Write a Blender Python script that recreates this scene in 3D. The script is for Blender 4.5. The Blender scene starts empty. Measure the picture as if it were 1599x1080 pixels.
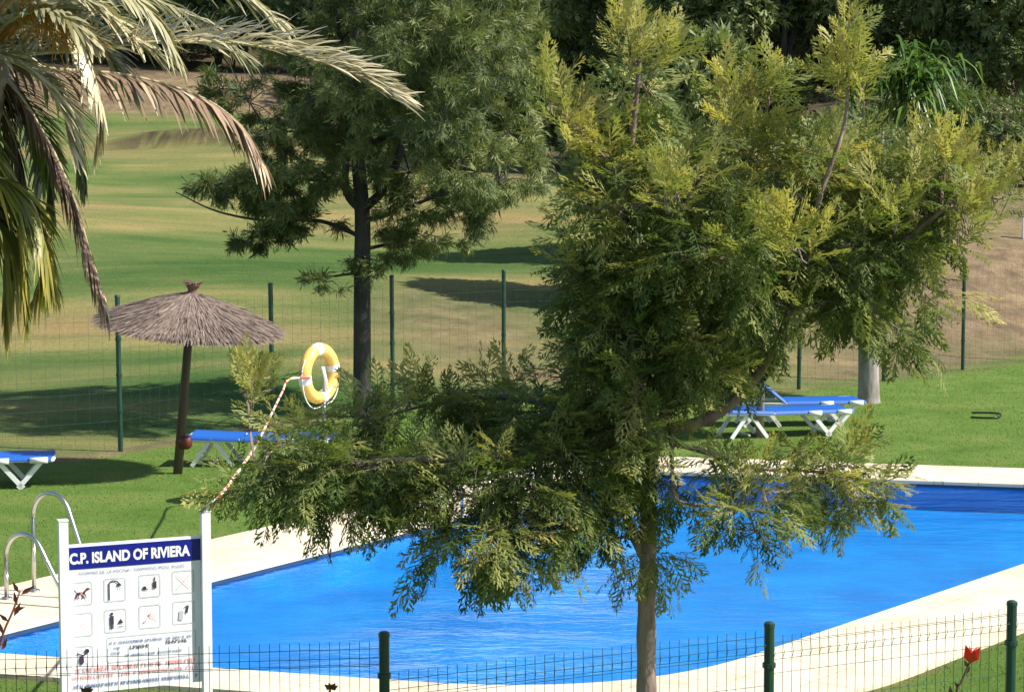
import bpy, bmesh, math, random
import numpy as np
from mathutils import Vector, Matrix

rng = np.random.default_rng(7)
random.seed(7)
SC = bpy.context.scene
COL = SC.collection
R = math.radians

# ------------------------------------------------------------------ camera, sky, sun, exposure
F = 3300.0            # focal length in photograph pixels
HC = 4.0              # eye height above the pool deck
YH = 255.0            # row of the eye level
K = F / 2500.0        # depth unit used by the survey numbers below
TH = math.atan((540 - YH) / F)
cam = bpy.data.cameras.new('camera')
cam.sensor_width = 36.0
cam.lens = F / 1599 * 36
cam.clip_start = 0.1
cam.clip_end = 1000
co = bpy.data.objects.new('camera', cam)
COL.objects.link(co)
co.location = (0, 0, HC)
co.rotation_euler = (math.pi / 2 - TH, 0, 0)
SC.camera = co

SUN_AZ, SUN_EL = -12.0, 46.0      # degrees from +X (negative: towards the viewer), elevation
sd = Vector((math.cos(R(SUN_AZ)) * math.cos(R(SUN_EL)), math.sin(R(SUN_AZ)) * math.cos(R(SUN_EL)), math.sin(R(SUN_EL))))
w = bpy.data.worlds.new('World')
SC.world = w
w.use_nodes = True
wn = w.node_tree
bg = wn.nodes['Background']
sky = wn.nodes.new('ShaderNodeTexSky')
sky.sky_type = 'NISHITA'
sky.sun_disc = False
sky.sun_elevation = R(SUN_EL)
sky.sun_rotation = R(90 - SUN_AZ)
wn.links.new(sky.outputs[0], bg.inputs[0])
bg.inputs[1].default_value = 0.10
sl = bpy.data.lights.new('sun', 'SUN')
sl.energy = 5.0
sl.angle = R(0.55)
sl.color = (1.0, 0.95, 0.86)
so = bpy.data.objects.new('sun', sl)
COL.objects.link(so)
so.rotation_euler = (-sd).to_track_quat('-Z', 'Y').to_euler()
SC.view_settings.view_transform = 'Standard'
SC.view_settings.look = 'None'
SC.view_settings.exposure = 0.82
SC.view_settings.gamma = 1.0
SC.cycles.transparent_max_bounces = 16
SC.cycles.max_bounces = 6

# ------------------------------------------------------------------ pixel survey helpers
cT, sT = math.cos(TH), math.sin(TH)

def ray(px, py):
    u, v = px - 800.0, 540.0 - py
    return Vector((u, F * cT + v * sT, -F * sT + v * cT))

def P(px, py, z=0.0):
    r = ray(px, py)
    t = (z - HC) / r.z
    return Vector((r.x * t, r.y * t, z))

def Q(px, py, d):
    r = ray(px, py)
    t = d / r.y
    return Vector((r.x * t, d, HC + r.z * t))

# ------------------------------------------------------------------ materials
M = {}

def newmat(name):
    m = bpy.data.materials.new(name)
    m.use_nodes = True
    M[name] = m
    nt = m.node_tree
    return m, nt, nt.nodes, nt.links, nt.nodes['Principled BSDF']

def noise(N, L, scale, detail=4, coord='Object', stretch=None, rough=0.55):
    tc = N.new('ShaderNodeTexCoord')
    n = N.new('ShaderNodeTexNoise')
    n.inputs['Scale'].default_value = scale
    n.inputs['Detail'].default_value = detail
    n.inputs['Roughness'].default_value = rough
    src = tc.outputs[coord]
    if stretch:
        mp = N.new('ShaderNodeMapping')
        mp.inputs['Scale'].default_value = stretch
        L.new(src, mp.inputs[0])
        src = mp.outputs[0]
    L.new(src, n.inputs['Vector'])
    return n.outputs['Fac']

def ramp(N, L, fac, stops):
    r = N.new('ShaderNodeValToRGB')
    e = r.color_ramp.elements
    while len(e) < len(stops):
        e.new(0.5)
    for el, (p, c) in zip(e, stops):
        el.position = p
        el.color = (*c, 1)
    L.new(fac, r.inputs[0])
    return r.outputs[0]

def mixc(N, L, fac, a, b, mode='MIX'):
    m = N.new('ShaderNodeMix')
    m.data_type = 'RGBA'
    m.blend_type = mode
    if isinstance(fac, (int, float)):
        m.inputs[0].default_value = fac
    else:
        L.new(fac, m.inputs[0])
    for s, v in ((6, a), (7, b)):
        if isinstance(v, tuple):
            m.inputs[s].default_value = (*v, 1)
        else:
            L.new(v, m.inputs[s])
    return m.outputs[2]

def bump(N, L, bsdf, height, strength, dist):
    b = N.new('ShaderNodeBump')
    b.inputs['Strength'].default_value = strength
    b.inputs['Distance'].default_value = dist
    L.new(height, b.inputs['Height'])
    L.new(b.outputs[0], bsdf.inputs['Normal'])

def simple(name, c1, c2=None, rough=0.6, scale=8.0, metal=0.0, bmp=0.0, bscale=40, stretch=None, spec=0.5):
    m, nt, N, L, B = newmat(name)
    c2 = c2 or tuple(x * 0.8 for x in c1)
    f = noise(N, L, scale, 5, stretch=stretch)
    L.new(ramp(N, L, f, [(0.32, c2), (0.68, c1)]), B.inputs['Base Color'])
    B.inputs['Roughness'].default_value = rough
    B.inputs['Metallic'].default_value = metal
    B.inputs['Specular IOR Level'].default_value = spec
    if bmp:
        bump(N, L, B, noise(N, L, bscale, 4, stretch=stretch), bmp, 0.02)
    return m

def leafmat(name, stops, rough=0.5, trans=0.3, tcol=(1.1, 1.15, 0.6), spec=0.35):
    m, nt, N, L, B = newmat(name)
    a = N.new('ShaderNodeAttribute')
    a.attribute_name = 'tint'
    c = ramp(N, L, a.outputs['Fac'], stops)
    L.new(c, B.inputs['Base Color'])
    B.inputs['Roughness'].default_value = rough
    B.inputs['Specular IOR Level'].default_value = spec
    t = N.new('ShaderNodeBsdfTranslucent')
    L.new(mixc(N, L, 1.0, c, tcol, 'MULTIPLY'), t.inputs[0])
    mx = N.new('ShaderNodeMixShader')
    mx.inputs[0].default_value = trans
    L.new(B.outputs[0], mx.inputs[1])
    L.new(t.outputs[0], mx.inputs[2])
    L.new(mx.outputs[0], N['Material Output'].inputs[0])
    return m

simple('bark', (0.30, 0.22, 0.18), (0.13, 0.09, 0.07), 0.9, 14, bmp=0.8, bscale=30, stretch=(1, 1, 0.25))
simple('bark_dark', (0.055, 0.050, 0.045), (0.022, 0.020, 0.018), 0.9, 8, bmp=0.8, bscale=16, stretch=(1, 1, 0.3))
simple('bark_grey', (0.34, 0.31, 0.28), (0.17, 0.15, 0.13), 0.9, 7, bmp=0.7, bscale=14, stretch=(1, 1, 0.3))
simple('palm_bark', (0.30, 0.25, 0.19), (0.12, 0.09, 0.065), 0.95, 6, bmp=0.6, bscale=10)
simple('rachis', (0.50, 0.44, 0.27), (0.32, 0.27, 0.14), 0.6, 6)
simple('thatch', (0.30, 0.215, 0.185), (0.11, 0.08, 0.07), 0.95, 30, bmp=0.5, bscale=60)
simple('thatch_tie', (0.16, 0.085, 0.065), None, 0.95, 40, bmp=0.5)
simple('pole_wood', (0.115, 0.075, 0.05), (0.05, 0.033, 0.022), 0.75, 9, bmp=0.4, bscale=25, stretch=(1, 1, 0.1))
simple('pole_pale', (0.36, 0.30, 0.24), (0.22, 0.18, 0.14), 0.8, 9, bmp=0.3, bscale=25, stretch=(1, 1, 0.1))
simple('white_frame', (0.82, 0.82, 0.80), (0.70, 0.70, 0.68), 0.4, 5)
simple('sign_white', (0.84, 0.85, 0.86), (0.78, 0.79, 0.81), 0.35, 3)
simple('sign_blue', (0.006, 0.012, 0.22), (0.006, 0.010, 0.19), 0.3, 3)
simple('print_white', (0.85, 0.85, 0.85), None, 0.4, 3)
simple('print_dark', (0.05, 0.04, 0.08), None, 0.5, 3)
simple('print_grey', (0.50, 0.50, 0.52), None, 0.5, 3)
simple('print_blue', (0.16, 0.20, 0.38), None, 0.5, 3)
simple('print_red', (0.85, 0.42, 0.40), (0.82, 0.36, 0.35), 0.5, 3)
simple('sling', (0.006, 0.105, 0.46), (0.005, 0.08, 0.36), 0.55, 60, bmp=0.15, bscale=200)
simple('fence_green', (0.012, 0.055, 0.035), (0.008, 0.035, 0.024), 0.4, 6)
simple('wire_green', (0.020, 0.085, 0.055), (0.014, 0.06, 0.04), 0.4, 6)
simple('steel', (0.62, 0.61, 0.58), (0.5, 0.49, 0.46), 0.28, 6, metal=1.0)
simple('ring_orange', (0.88, 0.54, 0.13), (0.82, 0.47, 0.10), 0.42, 4)
simple('ring_white', (0.85, 0.83, 0.80), None, 0.5, 6)
simple('dark_red', (0.10, 0.014, 0.012), None, 0.5, 6)
simple('petal', (0.80, 0.055, 0.035), (0.62, 0.03, 0.02), 0.5, 14)
simple('dry_plant', (0.20, 0.115, 0.065), (0.09, 0.05, 0.03), 0.9, 20)
simple('rust_leaf', (0.30, 0.085, 0.045), (0.16, 0.05, 0.03), 0.7, 20)
simple('black_hose', (0.012, 0.012, 0.012), None, 0.4, 6)
simple('tile_trim', (0.02, 0.045, 0.09), None, 0.35, 6)

# striped rope: colour bands run along the length attribute
m, nt, N, L, B = newmat('rope')
a = N.new('ShaderNodeAttribute'); a.attribute_name = 'tint'
r_ = N.new('ShaderNodeValToRGB'); r_.color_ramp.interpolation = 'CONSTANT'
e = r_.color_ramp.elements; e.new(.5); e.new(.75)
for el, (p, c) in zip(e, [(0, (.74, .68, .56)), (.30, (.42, .05, .035)), (.58, (.74, .62, .40)), (.80, (.60, .30, .05))]):
    el.position = p; el.color = (*c, 1)
L.new(a.outputs['Fac'], r_.inputs[0]); L.new(r_.outputs[0], B.inputs['Base Color'])
B.inputs['Roughness'].default_value = .7

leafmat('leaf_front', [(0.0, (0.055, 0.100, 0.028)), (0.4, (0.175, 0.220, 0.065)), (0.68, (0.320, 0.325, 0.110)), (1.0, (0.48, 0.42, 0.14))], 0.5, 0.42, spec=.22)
leafmat('leaf_mid', [(0.0, (0.042, 0.070, 0.022)), (0.6, (0.160, 0.195, 0.064)), (1.0, (0.31, 0.32, 0.12))], 0.6, 0.3)
leafmat('leaf_wood', [(0.0, (0.040, 0.070, 0.024)), (0.5, (0.150, 0.195, 0.070)), (1.0, (0.30, 0.32, 0.13))], 0.6, 0.25)
leafmat('leaf_bright', [(0.0, (0.03, 0.08, 0.012)), (1.0, (0.12, 0.21, 0.03))], 0.4, 0.3)
leafmat('leaf_palm', [(0.0, (0.075, 0.085, 0.035)), (0.35, (0.20, 0.19, 0.085)), (0.75, (0.40, 0.37, 0.21)), (1.0, (0.52, 0.44, 0.28))], 0.38, 0.16, (1.1, 1.1, 0.7), 0.6)
leafmat('leaf_palm_green', [(0.0, (0.05, 0.085, 0.02)), (0.6, (0.15, 0.17, 0.03)), (1.0, (0.42, 0.34, 0.06))], 0.4, 0.3)
leafmat('leaf_palm_dead', [(0.0, (0.07, 0.045, 0.03)), (0.7, (0.22, 0.14, 0.09)), (1.0, (0.50, 0.40, 0.27))], 0.7, 0.1)
leafmat('straw', [(0.0, (0.085, 0.064, 0.052)), (0.5, (0.205, 0.155, 0.128)), (1.0, (0.34, 0.27, 0.23))], 0.95, 0.1, (1, 1, 1), 0.2)
leafmat('grass_blade', [(0.0, (0.090, 0.150, 0.026)), (0.6, (0.130, 0.200, 0.042)), (1.0, (0.22, 0.24, 0.075))], 0.6, 0.3)
leafmat('hill_blade', [(0.0, (0.105, 0.155, 0.045)), (0.5, (0.190, 0.205, 0.080)), (1.0, (0.30, 0.255, 0.125))], 0.8, 0.25, spec=.1)
leafmat('fruit_stalk', [(0.0, (0.35, 0.17, 0.03)), (1.0, (0.55, 0.30, 0.05))], 0.6, 0.1)

# ground: lawn, dry hill grass, bare and dark soil, painted-in tree shade, chosen by areas of the land
m, nt, N, L, B = newmat('ground')
def attr(nm):
    a = N.new('ShaderNodeAttribute'); a.attribute_name = nm
    return a.outputs['Fac']
lawn = ramp(N, L, noise(N, L, 0.9, 8, rough=.7), [(0.30, (0.080, 0.155, 0.024)), (0.52, (0.130, 0.215, 0.042)), (0.72, (0.205, 0.235, 0.07))])
lawn = mixc(N, L, 0.55, lawn, ramp(N, L, noise(N, L, 22, 6, rough=.75), [(0.3, (0.45, 0.45, 0.42)), (0.7, (1.35, 1.3, 1.25))]), 'MULTIPLY')
hill = ramp(N, L, noise(N, L, 0.16, 6, stretch=(0.5, 1.0, 1.0), rough=.6), [(0.36, (0.066, 0.130, 0.036)), (0.48, (0.125, 0.168, 0.058)), (0.56, (0.205, 0.205, 0.085)), (0.70, (0.27, 0.205, 0.105))])
stripe = ramp(N, L, noise(N, L, 0.55, 5, stretch=(0.22, 1.0, 1.0), rough=.65), [(0.33, (0.62, 0.78, 0.62)), (0.66, (1.25, 1.12, 1.1))])
hill = mixc(N, L, 0.75, hill, stripe, 'MULTIPLY')
tcd = N.new('ShaderNodeTexCoord'); mpd = N.new('ShaderNodeMapping'); mpd.inputs['Rotation'].default_value = (0, 0, R(28)); mpd.inputs['Scale'].default_value = (.10, .75, 1)
nzd = N.new('ShaderNodeTexNoise'); nzd.inputs['Scale'].default_value = .8; nzd.inputs['Detail'].default_value = 6; nzd.inputs['Roughness'].default_value = .65
L.new(tcd.outputs['Object'], mpd.inputs[0]); L.new(mpd.outputs[0], nzd.inputs['Vector'])
hill = mixc(N, L, 0.7, hill, ramp(N, L, nzd.outputs['Fac'], [(0.36, (0.55, 0.75, 0.55)), (0.62, (1.25, 1.12, 1.05))]), 'MULTIPLY')
hill = mixc(N, L, 0.45, hill, ramp(N, L, noise(N, L, 9, 6, rough=.75), [(0.3, (0.5, 0.5, 0.5)), (0.7, (1.35, 1.3, 1.25))]), 'MULTIPLY')
soil = ramp(N, L, noise(N, L, 1.3, 8, rough=.72), [(0.30, (0.095, 0.066, 0.042)), (0.50, (0.20, 0.142, 0.086)), (0.70, (0.32, 0.235, 0.135))])
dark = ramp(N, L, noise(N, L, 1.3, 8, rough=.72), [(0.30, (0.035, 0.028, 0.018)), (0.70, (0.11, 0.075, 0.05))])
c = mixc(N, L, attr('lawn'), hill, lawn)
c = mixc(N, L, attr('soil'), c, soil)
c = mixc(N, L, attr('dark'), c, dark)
L.new(c, B.inputs['Base Color'])
B.inputs['Roughness'].default_value = 0.95
B.inputs['Specular IOR Level'].default_value = 0.1
bump(N, L, B, noise(N, L, 14, 8, rough=.8), 0.9, 0.06)

# pool deck: pale sandstone paving with fine joints
m, nt, N, L, B = newmat('deck')
tc = N.new('ShaderNodeTexCoord')
mp = N.new('ShaderNodeMapping'); mp.inputs['Rotation'].default_value = (0, 0, R(-52)); L.new(tc.outputs['Object'], mp.inputs[0])
br = N.new('ShaderNodeTexBrick'); L.new(mp.outputs[0], br.inputs['Vector'])
br.offset = 0.0; br.inputs['Scale'].default_value = 1.0
br.inputs['Brick Width'].default_value = 0.5; br.inputs['Row Height'].default_value = 0.5
br.inputs['Mortar Size'].default_value = 0.006; br.inputs['Mortar Smooth'].default_value = 0.3
br.inputs['Color1'].default_value = (1, 1, 1, 1); br.inputs['Color2'].default_value = (0.94, 0.93, 0.91, 1); br.inputs['Mortar'].default_value = (0.60, 0.54, 0.46, 1)
dc = ramp(N, L, noise(N, L, 1.1, 8, rough=.65), [(0.28, (0.46, 0.36, 0.24)), (0.46, (0.63, 0.53, 0.39)), (0.7, (0.70, 0.61, 0.475))])
L.new(mixc(N, L, 1.0, dc, br.outputs['Color'], 'MULTIPLY'), B.inputs['Base Color'])
B.inputs['Roughness'].default_value = 0.8
bump(N, L, B, noise(N, L, 60, 4), 0.25, 0.01)

# blue mosaic pool basin, ripple brightness painted in as coarse lighter and darker patches
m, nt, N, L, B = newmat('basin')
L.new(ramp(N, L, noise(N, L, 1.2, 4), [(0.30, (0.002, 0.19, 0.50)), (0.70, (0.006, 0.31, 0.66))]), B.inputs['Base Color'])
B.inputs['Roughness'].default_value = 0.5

# water: clear tinted body with a rippled reflecting skin
m, nt, N, L, B = newmat('water')
N.remove(B)
tr = N.new('ShaderNodeBsdfTransparent'); tr.inputs[0].default_value = (0.22, 0.86, 1.0, 1)
gl = N.new('ShaderNodeBsdfGlossy'); gl.inputs['Roughness'].default_value = 0.04; gl.inputs['Color'].default_value = (.70, .86, 1, 1)
fr = N.new('ShaderNodeFresnel'); fr.inputs[0].default_value = 1.20
n1 = noise(N, L, 1.3, 5, stretch=(0.38, 1.0, 1.0), rough=.6)
n2 = noise(N, L, 6.5, 4, stretch=(0.6, 1.0, 1.0), rough=.6)
ad = N.new('ShaderNodeMath'); ad.operation = 'MULTIPLY_ADD'; L.new(n2, ad.inputs[0]); ad.inputs[1].default_value = 0.30; L.new(n1, ad.inputs[2])
bp = N.new('ShaderNodeBump'); bp.inputs['Strength'].default_value = 0.8; bp.inputs['Distance'].default_value = 0.22
L.new(ad.outputs[0], bp.inputs['Height'])
L.new(bp.outputs[0], gl.inputs['Normal'])
fm = N.new('ShaderNodeMath'); fm.operation = 'MULTIPLY'; fm.inputs[1].default_value = 0.33; L.new(fr.outputs[0], fm.inputs[0])
mx = N.new('ShaderNodeMixShader'); L.new(fm.outputs[0], mx.inputs[0]); L.new(tr.outputs[0], mx.inputs[1]); L.new(gl.outputs[0], mx.inputs[2])
L.new(mx.outputs[0], N['Material Output'].inputs[0])

# ------------------------------------------------------------------ mesh helpers
def np_mesh(name, V, Fc, tint=None, smooth=False, attrs=None):
    V = np.asarray(V, dtype=np.float32)
    me = bpy.data.meshes.new(name)
    if isinstance(Fc, np.ndarray):
        k = Fc.shape[1]
        me.vertices.add(len(V)); me.vertices.foreach_set('co', V.ravel())
        me.loops.add(Fc.size); me.loops.foreach_set('vertex_index', Fc.astype(np.int32).ravel())
        me.polygons.add(len(Fc)); me.polygons.foreach_set('loop_start', np.arange(0, Fc.size, k, dtype=np.int32))
        me.update(calc_edges=True)
    else:
        me.from_pydata([tuple(map(float, v)) for v in V], [], Fc)
    if smooth:
        me.polygons.foreach_set('use_smooth', np.ones(len(me.polygons), dtype=bool))
    for nm, arr in ([('tint', tint)] if tint is not None else []) + list((attrs or {}).items()):
        at = me.attributes.new(nm, 'FLOAT', 'POINT')
        at.data.foreach_set('value', np.asarray(arr, dtype=np.float32))
    return me

def link(name, me, mat, parent=None, local=False, loc=None):
    o = bpy.data.objects.new(name, me)
    COL.objects.link(o)
    if me is not None and mat:
        me.materials.clear()
        me.materials.append(M[mat])
    if parent is not None:
        o.parent = parent
        if not local:
            o.location = -Vector(parent.location)
    if loc is not None:
        o.location = loc
    return o

def tag(o, label=None, cat=None, group=None, kind=None):
    for k_, v_ in (('label', label), ('category', cat), ('group', group), ('kind', kind)):
        if v_:
            o[k_] = v_
    return o

def thing(name, loc, label, cat, group=None, rz=0.0):
    o = bpy.data.objects.new(name, None)
    COL.objects.link(o)
    o.location = loc
    o.rotation_euler = (0, 0, rz)
    o.empty_display_size = 0.2
    return tag(o, label, cat, group)

class MB:
    """Collects solids into one mesh."""
    def __init__(s):
        s.v, s.f, s.t = [], [], []

    def add(s, V, Fc, tint=0.5):
        b = len(s.v)
        s.v += [tuple(x) for x in V]
        s.f += [tuple(i + b for i in f) for f in Fc]
        s.t += list(tint) if hasattr(tint, '__len__') else [tint] * len(V)
        return s

    def box(s, c, size, rz=0.0, rot=None):
        c = Vector(c)
        m_ = rot if rot is not None else Matrix.Rotation(rz, 3, 'Z')
        V = [c + m_ @ Vector((x * size[0] / 2, y * size[1] / 2, z * size[2] / 2)) for x in (-1, 1) for y in (-1, 1) for z in (-1, 1)]
        return s.add(V, [(0, 1, 3, 2), (4, 6, 7, 5), (0, 4, 5, 1), (2, 3, 7, 6), (0, 2, 6, 4), (1, 5, 7, 3)])

    def tube(s, pts, rad, n=8, cap=True, tints=None):
        pts = [Vector(p) for p in pts]
        rad = rad if hasattr(rad, '__len__') else [rad] * len(pts)
        V, Fc, T = [], [], []
        up = None
        for i, p in enumerate(pts):
            d = (pts[min(i + 1, len(pts) - 1)] - pts[max(i - 1, 0)])
            d = d.normalized() if d.length > 1e-9 else Vector((0, 0, 1))
            if up is None:
                up = Vector((0, 0, 1)) if abs(d.z) < 0.9 else Vector((0, 1, 0))
            x = d.cross(up)
            x = x.normalized() if x.length > 1e-6 else d.orthogonal().normalized()
            y = x.cross(d)
            up = y
            for j in range(n):
                a_ = 2 * math.pi * j / n
                V.append(p + (x * math.cos(a_) + y * math.sin(a_)) * rad[i])
                T.append(tints[i] if tints is not None else .5)
        for i in range(len(pts) - 1):
            for j in range(n):
                k_ = (j + 1) % n
                Fc.append((i * n + j, i * n + k_, (i + 1) * n + k_, (i + 1) * n + j))
        if cap:
            Fc.append(tuple(reversed(range(n))))
            Fc.append(tuple(range((len(pts) - 1) * n, len(pts) * n)))
        return s.add(V, Fc, T)

    def lathe(s, prof, n=24, c=(0, 0, 0)):
        V, Fc = [], []
        for r_, z_ in prof:
            for j in range(n):
                a_ = 2 * math.pi * j / n
                V.append((c[0] + r_ * math.cos(a_), c[1] + r_ * math.sin(a_), c[2] + z_))
        for i in range(len(prof) - 1):
            for j in range(n):
                k_ = (j + 1) % n
                Fc.append((i * n + j, i * n + k_, (i + 1) * n + k_, (i + 1) * n + j))
        Fc.append(tuple(reversed(range(n))))
        Fc.append(tuple(range((len(prof) - 1) * n, len(prof) * n)))
        return s.add(V, Fc)

    def build(s, name, mat, parent=None, local=False, smooth=False, loc=None):
        me = np_mesh(name, s.v, s.f, tint=s.t, smooth=smooth)
        return link(name, me, mat, parent, local, loc)

def curve(pts, n):
    """Catmull-Rom through the points."""
    p = [np.array(q, float) for q in pts]
    p = [2 * p[0] - p[1]] + p + [2 * p[-1] - p[-2]]
    out = []
    seg = len(p) - 3
    for t in np.linspace(0, seg - 1e-9, n):
        i = int(t); u = t - i
        a_, b_, c_, d_ = p[i:i + 4]
        out.append(0.5 * ((2 * b_) + (-a_ + c_) * u + (2 * a_ - 5 * b_ + 4 * c_ - d_) * u * u + (-a_ + 3 * b_ - 3 * c_ + d_) * u ** 3))
    return np.array(out)

def unit(a_):
    return a_ / np.maximum(np.linalg.norm(a_, axis=-1, keepdims=True), 1e-9)

def rand_dir(n):
    return unit(rng.normal(size=(n, 3)))

def batch(TV, TF, pos, X, Nn, sc, sy=None):
    """Copies of a leaf template as one vertex / face array."""
    X = unit(X)
    Y = unit(np.cross(Nn, X))
    Z = np.cross(X, Y)
    sc = np.asarray(sc).reshape(-1, 1, 1)
    sy = sc if sy is None else np.asarray(sy).reshape(-1, 1, 1)
    V = pos[:, None, :] + sc * TV[None, :, 0:1] * X[:, None, :] + sy * TV[None, :, 1:2] * Y[:, None, :] + sc * TV[None, :, 2:3] * Z[:, None, :]
    n = len(pos)
    Fc = TF[None] + (np.arange(n) * len(TV))[:, None, None]
    return V.reshape(-1, 3), Fc.reshape(-1, TF.shape[1])

def fernleaf(pairs=8, seed=0):
    """Pinnate, cut leaf along +X, one unit long."""
    V, Fc = [], []
    g = np.random.default_rng(seed)
    lobes = True
    bend = g.uniform(-.12, .12)
    def dia(p, d, l, w_, zz=0.0):
        b = len(V)
        px, py = p
        dx, dy = d
        z0 = -0.20 * px * px
        for (a_, s_) in ((0, 0), (.45, -w_), (1, 0), (.4, w_)):
            x_ = px + dx * l * a_ - dy * s_
            y_ = py + dy * l * a_ + dx * s_
            V.append((x_, y_ + bend * x_ * x_, z0 - 0.25 * abs(y_) + zz))
        Fc.append((b, b + 1, b + 2, b + 3))
    for i in range(4):
        x0, x1 = i / 4, (i + 1) / 4
        b = len(V)
        for x_, w_ in ((x0, .012), (x1, .009)):
            V.append((x_, -w_, -0.20 * x_ * x_)); V.append((x_, w_, -0.20 * x_ * x_))
        Fc.append((b, b + 2, b + 3, b + 1))
    for i in range(pairs):
        x_ = 0.16 + 0.78 * i / (pairs - 1)
        l = 0.34 * math.sin(math.pi * (0.22 + 0.70 * i / (pairs - 1))) + 0.05
        for s_ in (-1, 1):
            an = R(50 - 20 * i / pairs) + g.normal(0, .16)
            l2 = l * g.uniform(.6, 1.15)
            zz = g.normal(0, .03)
            d = (math.cos(an), s_ * math.sin(an))
            dia((x_ + g.normal(0, .015), 0), d, l2, 0.029, zz)
            if lobes and l > 0.2:
                for tpos, da in ((.45, .6), (.6, -.5)):
                    a2 = an + da
                    dia((x_ + d[0] * l2 * tpos, d[1] * l2 * tpos), (math.cos(a2), s_ * math.sin(a2)), l2 * .45, 0.019, zz)
    dia((.92, 0), (1, 0), .2, .03)
    return np.array(V), np.array(Fc)

def fan(n, spread, w_, droop):
    """A spray of n narrow leaves fanning out along +X."""
    V, Fc = [], []
    g = np.random.default_rng(n)
    for i in range(n):
        t = i / max(n - 1, 1)
        an = (t - .5) * spread + g.normal() * .15
        x0 = 0.55 * g.random()
        y0 = g.normal() * .05
        l = .35 + .3 * g.random()
        el = g.normal() * .35
        dx, dy, dz = math.cos(an) * math.cos(el), math.sin(an) * math.cos(el), math.sin(el)
        b = len(V)
        for (a_, s_) in ((0, 0), (.5, -w_), (1, 0), (.5, w_)):
            V.append((x0 + dx * l * a_ - dy * s_, y0 + dy * l * a_ + dx * s_, dz * l * a_ - droop * (a_ ** 2) * l))
        Fc.append((b, b + 1, b + 2, b + 3))
    return np.array(V), np.array(Fc)

# ------------------------------------------------------------------ pool outline on the deck plane
def line_x(a_, b_, c_, d_):
    d1, d2 = b_ - a_, d_ - c_
    t = ((c_.x - a_.x) * d2.y - (c_.y - a_.y) * d2.x) / (d1.x * d2.y - d1.y * d2.x)
    return a_ + d1 * t

L0, L1 = P(0, 985, .03), P(620, 830, .03)
G0, G1 = P(1400, 749, .03), P(1599, 756, .03)
W0, W1 = P(1200, 1014, .03), P(1599, 880, .03)
N0, N1 = P(0, 1020, .03), P(850, 1078, .03)
for v_ in (L0, L1, G0, G1, W0, W1, N0, N1):
    v_.z = 0
edges = [(L0, L1, 1.38), (G0, G1, 1.40), (W1, W0, 1.30), (N1, N0, 0.62)]

def outline(off, radii, z):
    ls = []
    for a_, b_, o_ in edges:
        d = (b_ - a_).normalized()
        n_ = Vector((-d.y, d.x, 0))
        k_ = o_ if off == 'deck' else off
        ls.append((a_ + n_ * k_, b_ + n_ * k_))
    cs = [line_x(*ls[i], *ls[(i + 1) % 4]) for i in range(4)]
    out = []
    for i in range(4):
        c_, p_, q_ = cs[i], cs[i - 1], cs[(i + 1) % 4]
        a_ = c_ + (p_ - c_).normalized() * radii[i]
        b_ = c_ + (q_ - c_).normalized() * radii[i]
        for t in np.linspace(0, 1, 13):
            v = a_ * (1 - t) ** 2 + c_ * (2 * t * (1 - t)) + b_ * t * t
            out.append(Vector((v.x, v.y, z)))
    return out

RAD = (0.25, 0.3, 1.7, 0.6)
RADO = (0.5, 0.6, 2.1, 0.9)
inner = outline(0.0, RAD, 0)
outer = outline('deck', RADO, 0)

def inside(poly, X, Y):
    px = np.array([p.x for p in poly]); py = np.array([p.y for p in poly])
    r_ = np.zeros(X.shape, bool)
    j = len(px) - 1
    for i in range(len(px)):
        cnd = ((py[i] > Y) != (py[j] > Y)) & (X < (px[j] - px[i]) * (Y - py[i]) / (py[j] - py[i] + 1e-12) + px[i])
        r_ ^= cnd
        j = i
    return r_

def poly_dist(poly, X, Y):
    d_ = np.full(X.shape, 1e9)
    n_ = len(poly)
    for i in range(n_):
        a_, b_ = poly[i], poly[(i + 1) % n_]
        ex, ey = b_.x - a_.x, b_.y - a_.y
        l2 = ex * ex + ey * ey
        if l2 < 1e-10:
            continue
        t = np.clip(((X - a_.x) * ex + (Y - a_.y) * ey) / l2, 0, 1)
        d_ = np.minimum(d_, np.hypot(X - a_.x - t * ex, Y - a_.y - t * ey))
    return d_

# ------------------------------------------------------------------ land
FP = [(-420, 19.6), (-150, 20.9), (184, 22.15), (424, 24.4), (613, 26.1), (787, 27.4), (950, 28.0), (1100, 28.2), (1250, 28.3), (1383, 29.4), (1507, 31.0), (1625, 32.4), (1760, 34.0)]
FENCE = [Vector(((px - 800) / F * d * K, d * K, 0)) for px, d in FP]
fx = np.array([p.x for p in FENCE]); fy = np.array([p.y for p in FENCE])

def fence_y(x):
    return np.interp(x, fx, fy)

def sstep(a_, b_, x):
    t = np.clip((x - a_) / (b_ - a_), 0, 1)
    return t * t * (3 - 2 * t)

PL = np.array([(20, 0), (24, .12), (30, .50), (40, 1.55), (50, 2.95), (60, 4.45), (66, 5.4), (69, 6.1), (73, 7.9), (80, 9.2), (100, 13.5), (140, 20)])
PR = np.array([(28, 0), (31, .1), (34, .55), (38, 1.75), (44, 3.1), (50, 4.0), (60, 5.4), (80, 8.8), (100, 13), (140, 20)])

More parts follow.
